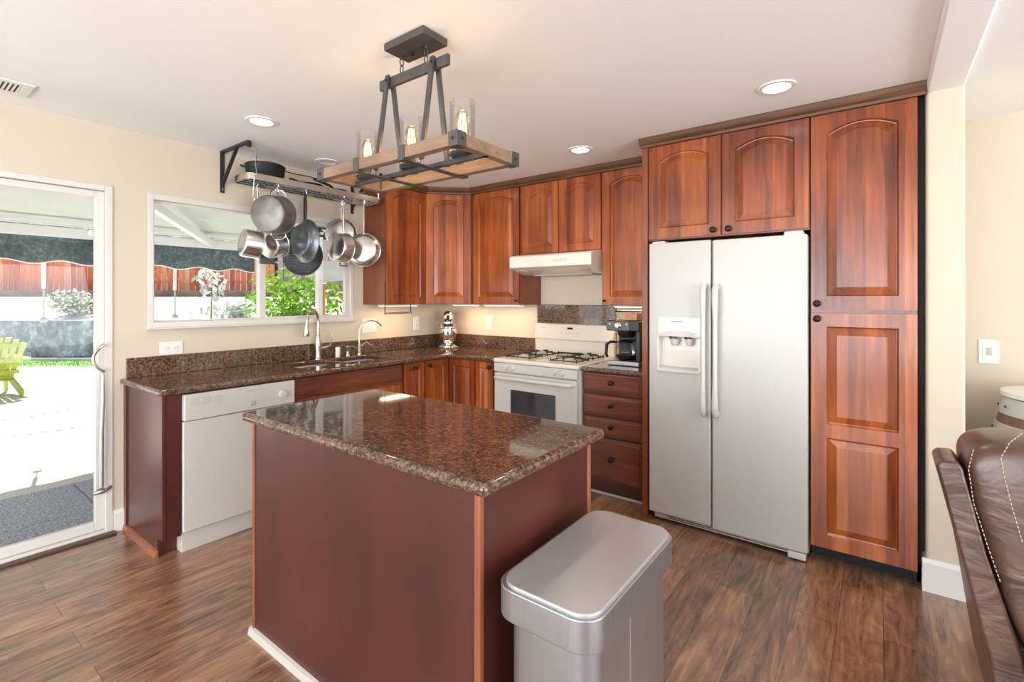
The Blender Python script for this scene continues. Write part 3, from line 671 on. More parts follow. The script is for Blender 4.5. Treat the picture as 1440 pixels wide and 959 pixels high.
# freezer door with dispenser recess
xs = [2.500, 2.560, 2.572, 2.800, 2.812, 2.874]; zs = [.058, .955, .975, 1.165, 1.745]
def freezer():
    s = slab(xs, zs, lambda i, j: not (i in (1, 2, 3) and j == 2), .67, .745)   # in x,z then swap
    g = G(); g.v = [(x, -d, z) for x, z, d in s.v]; g.f = s.f; return g
fz = obj('freezer_door', freezer(), 'fridge_white', t, bevel=.01, seg=4)
rd = obj('fridge_door', G().box(2.881, 3.364, -.745, -.67, .045, 1.742), 'fridge_white', t, bevel=.014, seg=4)
dp = obj('dispenser', G().box(2.556, 2.815, -.748, -.7395, 1.165, 1.285), 'enamel', fz, bevel=.003)
g = G(); g.box(2.558, 2.813, -.69, -.68, .96, 1.18); g.box(2.556, 2.565, -.748, -.69, .965, 1.17); g.box(2.806, 2.815, -.748, -.69, .965, 1.17)
obj('dispenser_recess', g, 'bisque', fz)
g = G(); prof = [(-.748, 1.172), (-.76, 1.186), (-.748, 1.205)]
n = 12; vs = []; fs = []
for k in range(n+1):
    x = 2.556+.259*k/n; b = math.sin(PI*k/n); vs += [(x, -.748, 1.160), (x, -.749-.018*b, 1.168), (x, -.748, 1.182+.022*b)]
for k in range(n):
    for q in range(2): fs.append((k*3+q, k*3+q+1, k*3+4+q, k*3+3+q))
obj('dispenser_hood', G().add(vs, fs), 'enamel', fz, smooth=True)
obj('drip_ledge', G().box(2.556, 2.815, -.762, -.69, .945, .968), 'enamel', fz, bevel=.005)
for x, r in ((2.655, .032), (2.745, .028)):
    obj('paddle', G().lathe([(r, 0), (r*.9, -.025), (r*.55, -.055), (0, -.056)], (x, -.712, 1.164), (0, .2, 1), 14), 'enamel', fz, smooth=True)
    obj('paddle_opening', G().lathe([(r*.95, 0), (r*.95, -.012), (0, -.012)], (x, -.735, 1.166), n=14), 'dark_plastic', fz, smooth=True)
g = G().box(2.648, 2.708, -.7492, -.748, 1.254, 1.258); obj('logo', g, 'dark_plastic', fz)
g = G()
g.box(2.64, 2.71, -.7492, -.748, 1.230, 1.234)
obj('buttons', g, 'grey_plastic', fz)
for dpar, x, lab in ((fz, 2.845, 0), (rd, 2.912, 0)):
    z0, z1 = .712, 1.478
    pth = [(x, -.745, z1-.02), (x, -.775, z1-.008), (x, -.796, z1-.03), (x, -.80, z1-.09), (x, -.797, z1-.2), (x, -.797, z0+.2), (x, -.80, z0+.09), (x, -.796, z0+.03), (x, -.775, z0+.008), (x, -.745, z0+.02)]
    obj('handle', G().tube(pth, [.014, .017, .0185, .018, .0135, .0135, .018, .0185, .017, .014], 12), 'enamel', dpar, smooth=True)
g = G().box(2.52, 3.34, -.70, -.60, .012, .054)
obj('bottom_grille', g, 'enamel', t, bevel=.003)
g = G()
for k in range(3): g.box(2.60, 3.26, -.7012, -.70, .022+k*.010, .026+k*.010)
obj('grille_slots', g, 'dark_plastic', t)
g = G().box(3.27, 3.355, -.742, -.66, 0.006, .044); obj('corner_foot', g, 'enamel', t, bevel=.006)
obj('hinge_cover', G().box(3.25, 3.345, -.735, -.60, 1.735, 1.762), 'enamel', t, bevel=.01)
obj('hinge_cover', G().box(2.515, 2.60, -.735, -.62, 1.735, 1.757), 'enamel', t, bevel=.008)
obj('foot', G().lathe([(.016, 0), (.016, .03)], (2.54, -.68, 0), n=12), 'rubber', t)
obj('foot', G().lathe([(.016, 0), (.016, .03)], (3.31, -.70, 0), n=12), 'rubber', t)

# ------------------------------------------------------------ island
IX0, IX1, IY0, IY1 = 1.535, 2.868, -2.79, -2.105
t = thing('kitchen_island', (2.2, -2.45, 0), 'freestanding maroon wood island with granite top', 'kitchen island')
obj('island_body', G().box(IX0+.045, IX1-.047, IY0+.035, IY1-.04, .0, .885), 'maroon', t)
obj('granite_top', G().box(IX0, IX1, IY0, IY1, .886, .924), 'granite', t, bevel=.017, seg=5)
g = G().prism([(0, .874), (.02, .874), (.03, .8855), (0, .8855)], lambda p, s: (s, IY0+.034-p[0], p[1]), IX0+.045, IX1-.047)
obj('corner_moulding', G().box(IX1-.063, IX1-.041, IY0+.029, IY0+.05, 0, .885), 'corner_bead', t, bevel=.005)
obj('corner_moulding', G().box(IX1-.063, IX1-.041, IY1-.055, IY1-.034, 0, .885), 'corner_bead', t, bevel=.005)
obj('corner_moulding', G().box(IX0+.040, IX0+.058, IY0+.029, IY0+.05, 0, .885), 'cherry_side', t, bevel=.004)
g = G().prism([(0, 0), (.018, 0), (.012, .026), (0, .03)], lambda p, s: (s, IY0+.034-p[0], p[1]), IX0+.03, IX1-.04); obj('shoe_moulding', g, 'grey_plastic', t)

# ------------------------------------------------------------ trash can
def rrect(x0, x1, y0, y1, r, n=6):
    pts = []
    for cx, cy, a0 in ((x1-r, y0+r, -PI/2), (x1-r, y1-r, 0), (x0+r, y1-r, PI/2), (x0+r, y0+r, PI)):
        for k in range(n+1): a = a0+PI/2*k/n; pts.append((cx+r*math.cos(a), cy+r*math.sin(a)))
    return pts
t = thing('trash_can', (3.02, -2.49, 0), 'rectangular brushed steel trash can beside the island', 'trash can')
TX0, TX1, TY0, TY1 = 2.868, 3.163, -2.765, -2.205
v = lambda p, s: (p[0], p[1], s)
obj('can_body', G().prism(rrect(TX0+.02, TX1-.022, TY0+.036, TY1-.02, .055), v, .02, .60), 'steel', t, smooth=True, ang=30)
obj('base_ring', G().prism(rrect(TX0+.016, TX1-.018, TY0+.032, TY1-.016, .055), v, 0, .03), 'dark_plastic', t, smooth=True, ang=30)
obj('lid_rim', G().prism(rrect(TX0, TX1, TY0, TY1, .065), v, .588, .668), 'steel', t, bevel=.004, ang=50)
obj('lid', G().prism(rrect(TX0+.014, TX1-.008, TY0+.009, TY1-.009, .058), v, .660, .677), 'lid_steel', t, bevel=.004, ang=50)
obj('side_channel', G().box(TX1-.026, TX1-.0195, -2.52, -2.475, .03, .587), 'steel', t, bevel=.003)
obj('step_pedal', G().box(TX1-.02, TX1+.04, -2.56, -2.40, .02, .035), 'steel', t, bevel=.004)
# ------------------------------------------------------------ chandelier
t = thing('chandelier', (2.16, -2.40, H), 'rectangular wood and iron chandelier with three glass bulbs above island', 'chandelier')
cn = obj('canopy', G().box(2.072, 2.302, -2.475, -2.345, H-.03, H-.0005), 'fixture_metal', t, bevel=.003)
for x in (2.15, 2.22): obj('canopy_screw', G().lathe([(.008, 0), (.008, -.008), (0, -.012)], (x, -2.393, H-.03), n=12), 'dark_plastic', cn, smooth=True)
def link(c, rot, a=.017, b=.009, r=.0022):
    pts = []
    for k in range(16):
        q = 2*PI*k/16; h = b*math.cos(q); z = a*math.sin(q); pts.append((c[0]+h*math.cos(rot), c[1]+h*math.sin(rot), c[2]+z))
    return pts
CY = -2.398
for x in (2.09, 2.235):
    g = G()
    for k in range(2): g.tube(link((x, CY, H-.052-k*.028), (0 if k % 2 else PI/2)), .0024, 6, True)
    obj('chain', g, 'fixture_metal', t, smooth=True)
    g = G().tube([(x, CY, H-.03), (x, CY, H-.04)], .006, 8); obj('chain_loop', g, 'fixture_metal', t)
obj('top_bar', G().box(1.955, 2.36, CY-.008, CY+.008, 2.287, 2.328), 'fixture_metal', t, bevel=.001)
g = None
for x in (2.015, 2.285):
    for s in (-1, 1):
        b = obj('strut', G().bar((x, CY+s*.012, 2.335), (x, CY+s*.07, 1.925), .022, .010, (0, 1, 0)), 'fixture_metal', t)
    obj('strut_bolt', G().lathe([(.006, 0), (.006, .006), (0, .008)], (x, CY-.02, 2.312), (0, -1, 0), 8), 'dark_plastic', t)
FX0, FX1, FY0, FY1, FZ0, FZ1 = 1.752, 2.565, -2.568, -2.232, 1.905, 1.948
for y0, y1 in ((FY0, FY0+.035), (FY1-.035, FY1)): obj('wood_rail', G().box(FX0, FX1, y0, y1, FZ0, FZ1), 'rail_wood', t, bevel=.002)
for x0, x1 in ((FX0, FX0+.035), (FX1-.035, FX1)): obj('wood_rail', G().box(x0, x1, FY0+.035, FY1-.035, FZ0, FZ1), 'rail_wood', t, bevel=.002)
for x in (FX0, FX1):
    for y in (FY0, FY1):
        sx = 1 if x == FX0 else -1; sy = 1 if y == FY0 else -1
        g = G(); e = .003; xa, xb = sorted((x-sx*e, x+sx*.04)); ya, yb = sorted((y-sy*e, y+sy*.04)); g.box(xa, xb, ya, yb, FZ0-.004, FZ1+.004)
        cb = obj('corner_bracket', g, 'fixture_metal', t, bevel=.001)
        g = G().lathe([(.006, 0), (.005, .003), (0, .004)], (x+sx*.02, y-sy*.003, (FZ0+FZ1)/2), (0, -sy, 0), 8); g.lathe([(.006, 0), (.005, .003), (0, .004)], (x-sx*.003, y+sy*.02, (FZ0+FZ1)/2), (-sx, 0, 0), 8); obj('screw', g, 'dark_plastic', cb)
obj('centre_bar', G().box(FX0+.01, FX1-.01, CY-.010, CY+.010, 1.905, 1.922), 'fixture_metal', t, bevel=.001)
for x in (2.02, 2.29):
    g = G(); g.box(x-.016, x+.016, FY0-.004, FY0, FZ0-.004, FZ1+.004); g.box(x-.016, x+.016, FY1, FY1+.004, FZ0-.004, FZ1+.004); g.box(x-.016, x+.016, FY0-.004, FY1+.004, FZ0-.008, FZ0-.004); g.box(x-.016, x+.016, FY0, FY0+.038, FZ1, FZ1+.004); g.box(x-.016, x+.016, FY1-.038, FY1, FZ1, FZ1+.004)
    cs = obj('cross_strap', g, 'fixture_metal', t)
for x in (1.865, 2.15, 2.43):
    so_ = obj('socket_cup', G().lathe([(.0, 0), (.042, 0), (.05, .008), (.05, .014), (.018, .016), (.018, .05), (0, .052)], (x, CY, 1.922), n=22), 'fixture_metal', t, smooth=True, ang=35)
    obj('glass_shade', G().lathe([(.046, 0), (.047, .20), (.0445, .20), (.0435, 0)], (x, CY, 1.928), n=28, caps=False), 'clear_glass', t, smooth=True)
    bl = obj('bulb', G().lathe([(.013, 0), (.016, .02), (.024, .05), (.0285, .085), (.027, .115), (.016, .138), (0, .145)], (x, CY, 1.955), n=20), 'amber_glass', t, smooth=True)
    g = G()
    for k in range(7):
        a = 2*PI*k/7; g.tube([(x+.008*math.cos(a), CY+.008*math.sin(a), 1.985), (x+.015*math.cos(a+.3), CY+.015*math.sin(a+.3), 2.04), (x+.008*math.cos(a+.6), CY+.008*math.sin(a+.6), 2.085)], .0017, 5)
    obj('filament', g, 'filament', bl)
    l = bpy.data.lights.new('bulb_lamp', 'POINT'); l.energy = 1.0; l.color = (1, .66, .36); l.shadow_soft_size = .02
    lo = bpy.data.objects.new('bulb_lamp', l); C.objects.link(lo); lo.parent = t; lo.location = (x-2.16, CY+2.40, 2.04-H)

# ------------------------------------------------------------ recessed lights, vent, outlets
def can(x, y, label, e=14, lit=True):
    t = thing('recessed_light', (x, y, H), label, 'ceiling light', 'round recessed ceiling lights')
    obj('trim_ring', G().lathe([(.085, 0), (.083, -.006), (.062, -.007), (.058, -.001)], (x, y, H-.0003), n=32, caps=False), 'trimw', t, smooth=True)
    obj('lens', G().lathe([(.060, 0), (.058, -.003), (0, -.0035)], (x, y, H-.0005), n=28), 'led' if lit else 'trimw', t, smooth=True)
    if lit:
        l = bpy.data.lights.new('can_lamp', 'SPOT'); l.energy = e; l.color = (1, .85, .66); l.spot_size = math.radians(130); l.spot_blend = .8; l.shadow_soft_size = .055
        lo = bpy.data.objects.new('can_lamp', l); C.objects.link(lo); lo.parent = t; lo.location = (0, 0, -.01)
can(.81, -2.35, 'lit round recessed ceiling light above the hanging pot rack')
can(2.02, -.765, 'lit round recessed ceiling light nearest the range hood')
can(3.268, -1.07, 'lit round recessed ceiling light in front of the pantry')
can(.795, -.79, 'lit round recessed ceiling light by the corner cabinets, seen past the chandelier')
can(.362, -1.647, 'unlit round recessed ceiling light behind the chandelier end', lit=False)
t = thing('ceiling_vent', (.2, -3.4, H), 'white slotted air vent in the ceiling over the glass door', 'vent')
obj('vent_frame', slab([.20, .235, .38, .415], [-3.61, -3.58, -3.275, -3.235], lambda i, j: not (i == 1 and j == 1), H-.008, H-.0005), 'trimw', t, bevel=.002)
obj('duct_opening', G().box(.235, .38, -3.58, -3.275, H-.002, H-.0008), 'dark_void', t)
g = G()
for k in range(19): g.box(.235, .38, -3.578+k*.0163, -3.570+k*.0163, H-.007, H-.0025)
obj('louvres', g, 'trimw', t)
def plate(c, nrm, w, h, label, kind='outlet', n=1):
    N = Vector(nrm); c = Vector(c); ax = Vector((0, 1, 0)) if abs(N.x) > .5 else Vector((1, 0, 0))
    t = thing('outlet_plate' if kind == 'outlet' else 'switch_plate', c, label, 'outlet' if kind == 'outlet' else 'switch')
    def bx(u0, u1, z0, z1, d0, d1):
        a = c+ax*u0+N*d0; b = c+ax*u1+N*d1; return G().box(min(a.x, b.x), max(a.x, b.x), min(a.y, b.y), max(a.y, b.y), c.z+z0, c.z+z1)
    obj('cover_plate', bx(-w/2, w/2, -h/2, h/2, .0005, .006), 'trimw', t, bevel=.002)
    if kind == 'outlet':
        for s in (-1, 1):
            if w > h: q = bx(s*w*.2-.014, s*w*.2+.014, -.016, .016, .006, .008)
            else: q = bx(-.016, .016, s*h*.17-.013, s*h*.17+.013, .006, .008)
            r = obj('socket', q, 'trimw', t, bevel=.001)
            cc = (s*w*.2, 0) if w > h else (0, s*h*.17)
            g = bx(cc[0]-.008, cc[0]-.006, cc[1]-.005, cc[1]+.005, .008, .0085); g2 = bx(cc[0]+.006, cc[0]+.008, cc[1]-.005, cc[1]+.005, .008, .0085); g.add(g2.v, g2.f)
            obj('slots', g, 'dark_plastic', r)
    elif kind == 'switch':
        for k in range(n):
            u = (k-(n-1)/2)*.046; obj('rocker', bx(u-.016, u+.016, -.032, .032, .006, .010), 'trimw', t, bevel=.002)
    else:
        obj('switch_frame', bx(-.026, .026, -.040, .040, .006, .008), 'trimw', t, bevel=.001); obj('dimmer_pad', bx(-.011, .012, -.022, .022, .008, .010), 'grey_plastic', t)
plate((0, -2.536, 1.078), X, .128, .082, 'white double outlet on wall left of the sink window corner')
plate((0, -1.0, 1.157), X, .155, .128, 'wide white double switch plate right of the sink window', 'switch', 2)
plate((0, -.44, 1.153), X, .075, .135, 'small white outlet plate on window wall near the corner')
plate((.576, 0, 1.163), (0, -1, 0), .075, .135, 'small white outlet plate on wall behind the chrome mixer', 'outlet')
plate((4.158, .08, 1.10), (0, -1, 0), .085, .135, 'white dimmer switch plate on wall above the barrel', 'dimmer')

# ------------------------------------------------------------ stand mixer
mx_, my_ = .235, -.235
t = thing('stand_mixer', (mx_, my_, ZC), 'polished chrome stand mixer in the counter corner', 'mixer')
F1 = Vector((.70, -.71, 0)); R1 = Vector((.71, .70, 0)); c0 = Vector((mx_, my_, ZC))
obj('base', G().lathe([(.105, .001), (.108, .012), (.09, .022), (.06, .034), (.045, .04)], c0+F1*.03, n=28), 'chrome', t, smooth=True)
g = G().lathe([(.052, 0), (.05, .1), (.045, .2), (.05, .24)], c0-F1*.11+Vector((0, 0, .01)), n=20); obj('column', g, 'dark_plastic', t, smooth=True)
bwl = obj('mixing_bowl', G().lathe([(.04, 0), (.055, .01), (.078, .05), (.086, .1), (.084, .15), (.089, .155), (.085, .157), (.08, .1), (.05, .015), (0, .01)], c0+F1*.03+Vector((0, 0, .042)), n=32, caps=False), 'chrome', t, smooth=True)
obj('pouring_shield', G().lathe([(.086, 0), (.093, .03), (.091, .031), (.05, .026)], c0+F1*.03+Vector((0, 0, .2)), n=26, caps=False), 'clear_glass', t, smooth=True)
obj('neck', G().lathe([(.035, 0), (.05, .006), (.05, .022), (.036, .028)], c0+F1*.03+Vector((0, 0, .232)), n=22), 'chrome', t, smooth=True)
hd = [(.0, .13), (.03, .125), (.048, .10), (.056, .06), (.06, 0), (.058, -.08), (.045, -.15), (.02, -.18), (0, -.185)]
hobj = obj('motor_head', G().lathe(hd, c0+Vector((0, 0, .305)), F1, 28), 'chrome', t, smooth=True)
obj('hub_cap', G().lathe([(.02, 0), (.02, .012), (.012, .018), (0, .018)], c0+Vector((0, 0, .305))+F1*.122, F1, 18), 'dark_plastic', hobj, smooth=True)

# ------------------------------------------------------------ coffee maker
t = thing('coffee_maker', (2.2, -.33, ZC), 'black and steel coffee maker beside the stove', 'coffee maker')
x0, x1, y0, y1 = 2.075, 2.315, -.46, -.20
g = G().box(x0, x1, y0, y1, ZC+.001, ZC+.035); obj('base', g, 'steel', t, bevel=.006)
obj('tower', G().box(x0+.01, x1, y1-.09, y1-.001, ZC+.036, ZC+.25), 'dark_plastic', t, bevel=.005)
obj('side_wall', G().box(x1-.03, x1, y0+.02, y1-.091, ZC+.036, ZC+.25), 'dark_plastic', t, bevel=.004)
hd = obj('control_head', G().box(x0-.01, x1, y0, y1, ZC+.251, ZC+.325), 'dark_plastic', t, bevel=.006)
obj('front_plate', G().box(x0-.005, x1-.07, y0-.004, y0-.0005, ZC+.256, ZC+.32), 'fixture_metal', hd, bevel=.001)
obj('dial', G().lathe([(.022, 0), (.022, .004), (.016, .006), (.015, .02), (0, .021)], (x0+.085, y0-.004, ZC+.29), (0, -1, 0), 20), 'chrome', hd, smooth=True)
for x in (x0+.02, x0+.15): obj('button', G().lathe([(.007, 0), (.006, .004), (0, .004)], (x, y0-.004, ZC+.30), (0, -1, 0), 10), 'trimw', hd)
obj('filter_basket', G().lathe([(.05, 0), (.065, .02), (.067, .05), (.0, .05)], (2.18, -.36, ZC+.2005), n=22), 'dark_plastic', t, smooth=True)
cf = obj('glass_carafe', G().lathe([(.05, 0), (.068, .02), (.072, .06), (.058, .115), (.05, .125)], (2.18, -.38, ZC+.037), n=26, caps=False), 'clear_glass', t, smooth=True)
obj('coffee', G().lathe([(.0, 0), (.048, .001), (.064, .018), (.066, .035), (0, .035)], (2.18, -.38, ZC+.039), n=24), 'dark_plastic', cf, smooth=True)
obj('carafe_lid', G().lathe([(.052, 0), (.054, .012), (.03, .02), (0, .022)], (2.18, -.38, ZC+.162), n=20), 'dark_plastic', cf, smooth=True)
obj('carafe_handle', G().tube([(2.13, -.41, ZC+.165), (2.095, -.45, ZC+.17), (2.075, -.47, ZC+.15), (2.072, -.475, ZC+.08), (2.08, -.465, ZC+.06)], [.008, .01, .012, .011, .009], 8), 'dark_plastic', cf, smooth=True)
obj('water_tank', G().box(x0+.04, x1-.02, y0+.06, y1-.02, ZC+.326, ZC+.385), 'clear_glass', t, bevel=.006)
obj('tank_lid', G().box(x0+.035, x1-.015, y0+.055, y1-.015, ZC+.386, ZC+.395), 'dark_plastic', t, bevel=.004)
obj('packet', G().box(x0+.10, x1-.05, y0+.09, y1-.06, ZC+.327, ZC+.375), 'copper_orange', t)

# ------------------------------------------------------------ pot rack
RX0, RX1, RY0, RY1, RZ = .09, .30, -2.20, -1.10, 2.212
for (yy, lab) in ((-2.23, 'black iron wall bracket at the left end of the pot rack'), (-1.18, 'black iron wall bracket at the right end of the pot rack')):
    t = thing('shelf_bracket', (0, yy, 2.3), lab, 'bracket', 'black iron brackets carrying the pot rack')
    obj('wall_plate', G().box(.0005, .008, yy-.014, yy+.014, 2.135, 2.435), 'bracket', t, bevel=.001)
    obj('arm', G().box(.008, .40, yy-.013, yy+.013, 2.41, 2.435), 'bracket', t, bevel=.001)
    obj('brace', G().bar((.012, yy, 2.19), (.23, yy, 2.415), .02, .014), 'bracket', t)
    obj('tip_block', G().box(.385, .405, yy-.014, yy+.014, 2.385, 2.41), 'bracket', t)
    obj('screw', G().lathe([(.006, 0), (.005, .003), (0, .004)], (.008, yy, 2.16), X, 10), 'nickel', t)
t = thing('pot_rack', (.18, -1.65, RZ), 'steel wire pot rack hanging in front of the window', 'pot rack')
rr = rrect(RX0, RX1+.02, RY0, RY1, .05, 5)
n = len(rr); g = G(); vs = []; 
for z in (RZ-.012, RZ+.03):
    for off in (0, 1):
        q = rrect(RX0+.004*off, RX1+.02-.004*off, RY0+.004*off, RY1-.004*off, .05-.004*off, 5); vs += [(a, b, z) for a, b in q]
fs = []
for k in range(n):
    l = (k+1) % n; fs += [(k, l, 2*n+l, 2*n+k), (n+k, 3*n+k, 3*n+l, n+l), (2*n+k, 2*n+l, 3*n+l, 3*n+k), (k, n+k, n+l, l)]
obj('side_band', G().add(vs, fs), 'nickel', t, smooth=True, ang=30)
g = G()
for k in range(26):
    y = RY0+.03+k*(RY1-RY0-.06)/25; g.tube([(RX0+.004, y, RZ-.004), (RX1+.016, y, RZ-.004)], .0015, 5)
for k in range(4):
    x = RX0+.04+k*.055; g.tube([(x, RY0+.004, RZ-.0075), (x, RY1-.004, RZ-.0075)], .003, 6)
obj('wire_grid', g, 'lid_steel', t, smooth=True)
for y in (-2.17, -1.17):
    g = G().tube([(.395, y-.03 if y < -2 else y, 2.40), (.38, y, 2.385), (.34, y+.01, 2.31), (.315, y+.03, 2.245), (.322, y+.03, 2.225)], .004, 6); obj('hanging_hook', g, 'chrome', t, smooth=True)
CAM = Vector((3.6674, -3.7355, 1.398))
def shook(c, top, low, label):
    """S hook from the rack edge at (c.x, c.y, top) down to low"""
    x, y = c; g = G()
    pts = [(x-.02, y, top-.012), (x-.017, y, top+.006), (x, y, top+.012), (x+.013, y, top), (x+.008, y, top-.03), (x, y, (top+low)/2)]
    pts += [(x-.006, y, low+.02), (x, y, low-.004), (x+.012, y, low-.004), (x+.016, y, low+.01)]
    return tag(obj('pot_hook', g.tube(pts, .003, 6), 'chrome', smooth=True), label, 'hook', 'chrome hooks on the pot rack')
def nd(cam, left, up=0):
    c = Vector((.871, -.491, 0)); l = Vector((-.491, -.871, 0)); return (c*cam+l*left+Vector((0, 0, up))).normalized()
def pan(name, label, c, n, r, d, mat, flare=.0, cat='pan', bottom=None, grp='pots and pans hanging from the rack'):
    """n = direction the bottom faces; c = centre of the bottom"""
    t = thing(name, c, label, cat, grp); c = Vector(c); rb = r-flare; w = .0035
    prof = [(0, 0), (rb-.012, 0), (rb-.003, -.004), (rb, -.014), (r, -d), (r+.004, -d-.001), (r+.003, -d-.005), (r-w, -d), (rb-w, -.016), (rb-.014, -.006), (0, -.005)]
    obj('vessel', G().lathe(prof, c, n, 44, False), mat, t, smooth=True, ang=50)
    if bottom: obj('base_disc', G().lathe([(0, .0015), (rb-.016, .0015), (rb-.013, 0)], c, n, 40, False), bottom, t, smooth=True)
    return t
TOPZ = RZ-.012
# 1 big stock pot
n1 = nd(.84, .54, -.1); c1 = Vector((.34, -2.087, 1.975)); t = pan('stock_pot', 'large grey-bottomed stock pot at the front left of the rack', c1, n1, .131, .135, 'pot_grey', .004, 'pot', 'pot_grey')
rim = c1-n1*.12
for s in (1, -1):
    b0 = rim+Vector((0, 0, s*.13)); g = G().tube([b0+Vector((-.03, -.03, 0)), b0+Vector((-.03, -.03, s*.02)), b0+Vector((-.02, -.01, s*.04)), b0+Vector((.02, .02, s*.04)), b0+Vector((.03, .04, s*.02)), b0+Vector((.03, .04, 0))], .005, 7); obj('loop_handle', g, 'chrome', t, smooth=True)
shook((rim.x+.0, rim.y), TOPZ+.015, rim.z+.165, 'bright chrome hook holding the large stock pot')
# 2 small saucepan
n2 = nd(.35, .93, .12); c2 = Vector((.17, -2.175, 1.785)); t = pan('saucepan', 'small steel saucepan tilted on its side at lower left of the rack', c2, n2, .098, .11, 'pan_steel', .002, 'pan', 'nickel')
rim = c2-n2*.1; g = G().tube([rim+Vector((0, 0, .095)), rim+Vector((0, .02, .15)), rim+Vector((0, .01, .27)), rim+Vector((0, 0, .40))], [.005, .007, .008, .005], 8); obj('long_handle', g, 'chrome', t, smooth=True)
shook((rim.x, rim.y), TOPZ+.015, rim.z+.39, 'chrome hook holding the tilted small saucepan')
# 3 saucepan
n3 = nd(.74, .66, -.25); c3 = Vector((.14, -1.98, 1.78)); t = pan('saucepan', 'steel saucepan with pale base hanging below the stock pot', c3, n3, .098, .10, 'pan_steel', .003, 'pan', 'pan_steel')
rim = c3-n3*.09; g = G().tube([rim+Vector((0, 0, .09)), rim+Vector((0, 0, .16)), rim+Vector((0, 0, .40))], [.005, .007, .006], 8); obj('long_handle', g, 'chrome', t, smooth=True)
shook((rim.x, rim.y), TOPZ+.015, rim.z+.39, 'chrome hook holding the saucepan under the stock pot')
# square griddle behind
t = thing('griddle_plate', (.12, -2.0, 1.66), 'small dark rectangular griddle seen below the saucepans', 'griddle', 'pots and pans hanging from the rack')
obj('plate', G().box(.018, .030, -1.985, -1.865, 1.655, 1.80), 'pan_dark', t, bevel=.004)
obj('handle', G().tube([(.024, -1.925, 1.795), (.024, -1.925, 2.0), (.085, -1.925, 2.20)], [.008, .007, .005], 8), 'pan_dark', t, smooth=True)
# 4 large dark skillet
n4 = nd(.52, .85, .02); c4 = Vector((.27, -1.815, 1.825)); t = pan('frying_pan', 'large dark nonstick frying pan in the middle of the rack', c4, n4, .158, .055, 'pan_dark', .035, 'pan', 'pan_dark')
rim = c4-n4*.05; g = G().tube([rim+Vector((0, 0, .15)), rim+Vector((.0, .0, .19)), rim+Vector((.0, .0, .27)), rim+Vector((0, 0, .36))], [.008, .011, .012, .009], 8); obj('long_handle', g, 'dark_plastic', t, smooth=True)
shook((rim.x, rim.y), TOPZ+.015, rim.z+.35, 'chrome hook holding the large dark frying pan')
# 5 grill pan, inside faces the camera
n5 = -nd(.93, .35, .0); c5 = Vector((.07, -1.66, 1.73)); t = pan('grill_pan', 'round ribbed grill pan partly behind the dark frying pan', c5, n5, .15, .03, 'pan_dark', .012, 'pan')
c5f = c5-n5*.008; e1 = Vector((0, 0, 1)); e2 = n5.cross(e1).normalized(); g = G()
for k in range(-6, 7):
    h = k*.02; L_ = math.sqrt(max(0, .132**2-h*h)); g.bar(c5f+e1*h-e2*L_, c5f+e1*h+e2*L_, .005, .006, e1)
obj('ribs', g, 'iron', t)
g = G().tube([c5+Vector((.0, 0, .14)), c5+Vector((.005, 0, .22)), c5+Vector((.0, 0, .46))], [.008, .011, .008], 8); obj('long_handle', g, 'dark_plastic', t, smooth=True)
shook((.09, -1.66), TOPZ+.012, c5.z+.45, 'chrome hook holding the ribbed grill pan')
# 6 back saute pan
n6 = nd(.95, .25, .0); c6 = Vector((.12, -1.375, 1.935)); t = pan('saute_pan', 'wide steel pan hanging behind the two right-hand pans', c6, n6, .125, .05, 'pan_steel', .012, 'pan', 'pan_steel')
g = G().tube([c6-n6*.04+Vector((0, 0, .12)), c6-n6*.04+Vector((0, 0, .18)), c6-n6*.04+Vector((0, 0, .25))], [.006, .008, .006], 8); obj('long_handle', g, 'chrome', t, smooth=True)
r6 = c6-n6*.04; shook((r6.x, r6.y), TOPZ+.012, c6.z+.24, 'chrome hook holding the wide rear steel pan')
# 7 front saucepan
n7 = nd(.6, .8, .05); c7 = Vector((.29, -1.53, 1.80)); t = pan('saucepan', 'mirror-like saucepan with long upright handle right of the grill pan', c7, n7, .118, .085, 'pan_steel', .012, 'pan', 'pan_steel')
rim = c7-n7*.078; g = G().tube([rim+Vector((0, 0, .115)), rim+Vector((.0, 0, .15)), rim+Vector((.0, .0, .24)), rim+Vector((0, 0, .36))], [.005, .007, .009, .006], 8); obj('long_handle', g, 'chrome', t, smooth=True)
g = G().tube([rim+Vector((0, -.03, -.115)), rim+Vector((0, -.03, -.14)), rim+Vector((0, .03, -.14)), rim+Vector((0, .03, -.115))], .005, 6); obj('helper_handle', g, 'dark_plastic', t, smooth=True)
shook((rim.x, rim.y), TOPZ+.015, rim.z+.35, 'chrome hook holding the mirror-like saucepan')
# 8 right frying pan
n8 = nd(.93, .33, .02); c8 = Vector((.32, -1.303, 1.80)); t = pan('frying_pan', 'round steel frying pan with radial shine at the right end of rack', c8, n8, .133, .045, 'pan_steel', .022, 'pan', 'pan_steel')
g = G().tube([c8-n8*.04+Vector((0, 0, .13)), c8-n8*.045+Vector((0, 0, .2)), c8-n8*.04+Vector((0, 0, .39))], [.005, .006, .005], 8); obj('long_handle', g, 'chrome', t, smooth=True)
r8 = c8-n8*.04; shook((r8.x, r8.y), TOPZ+.012, c8.z+.38, 'chrome hook holding the rightmost frying pan')
# spare hook
shook((.31, -2.16), TOPZ+.015, 2.06, 'empty long chrome hook at left end of the pot rack')
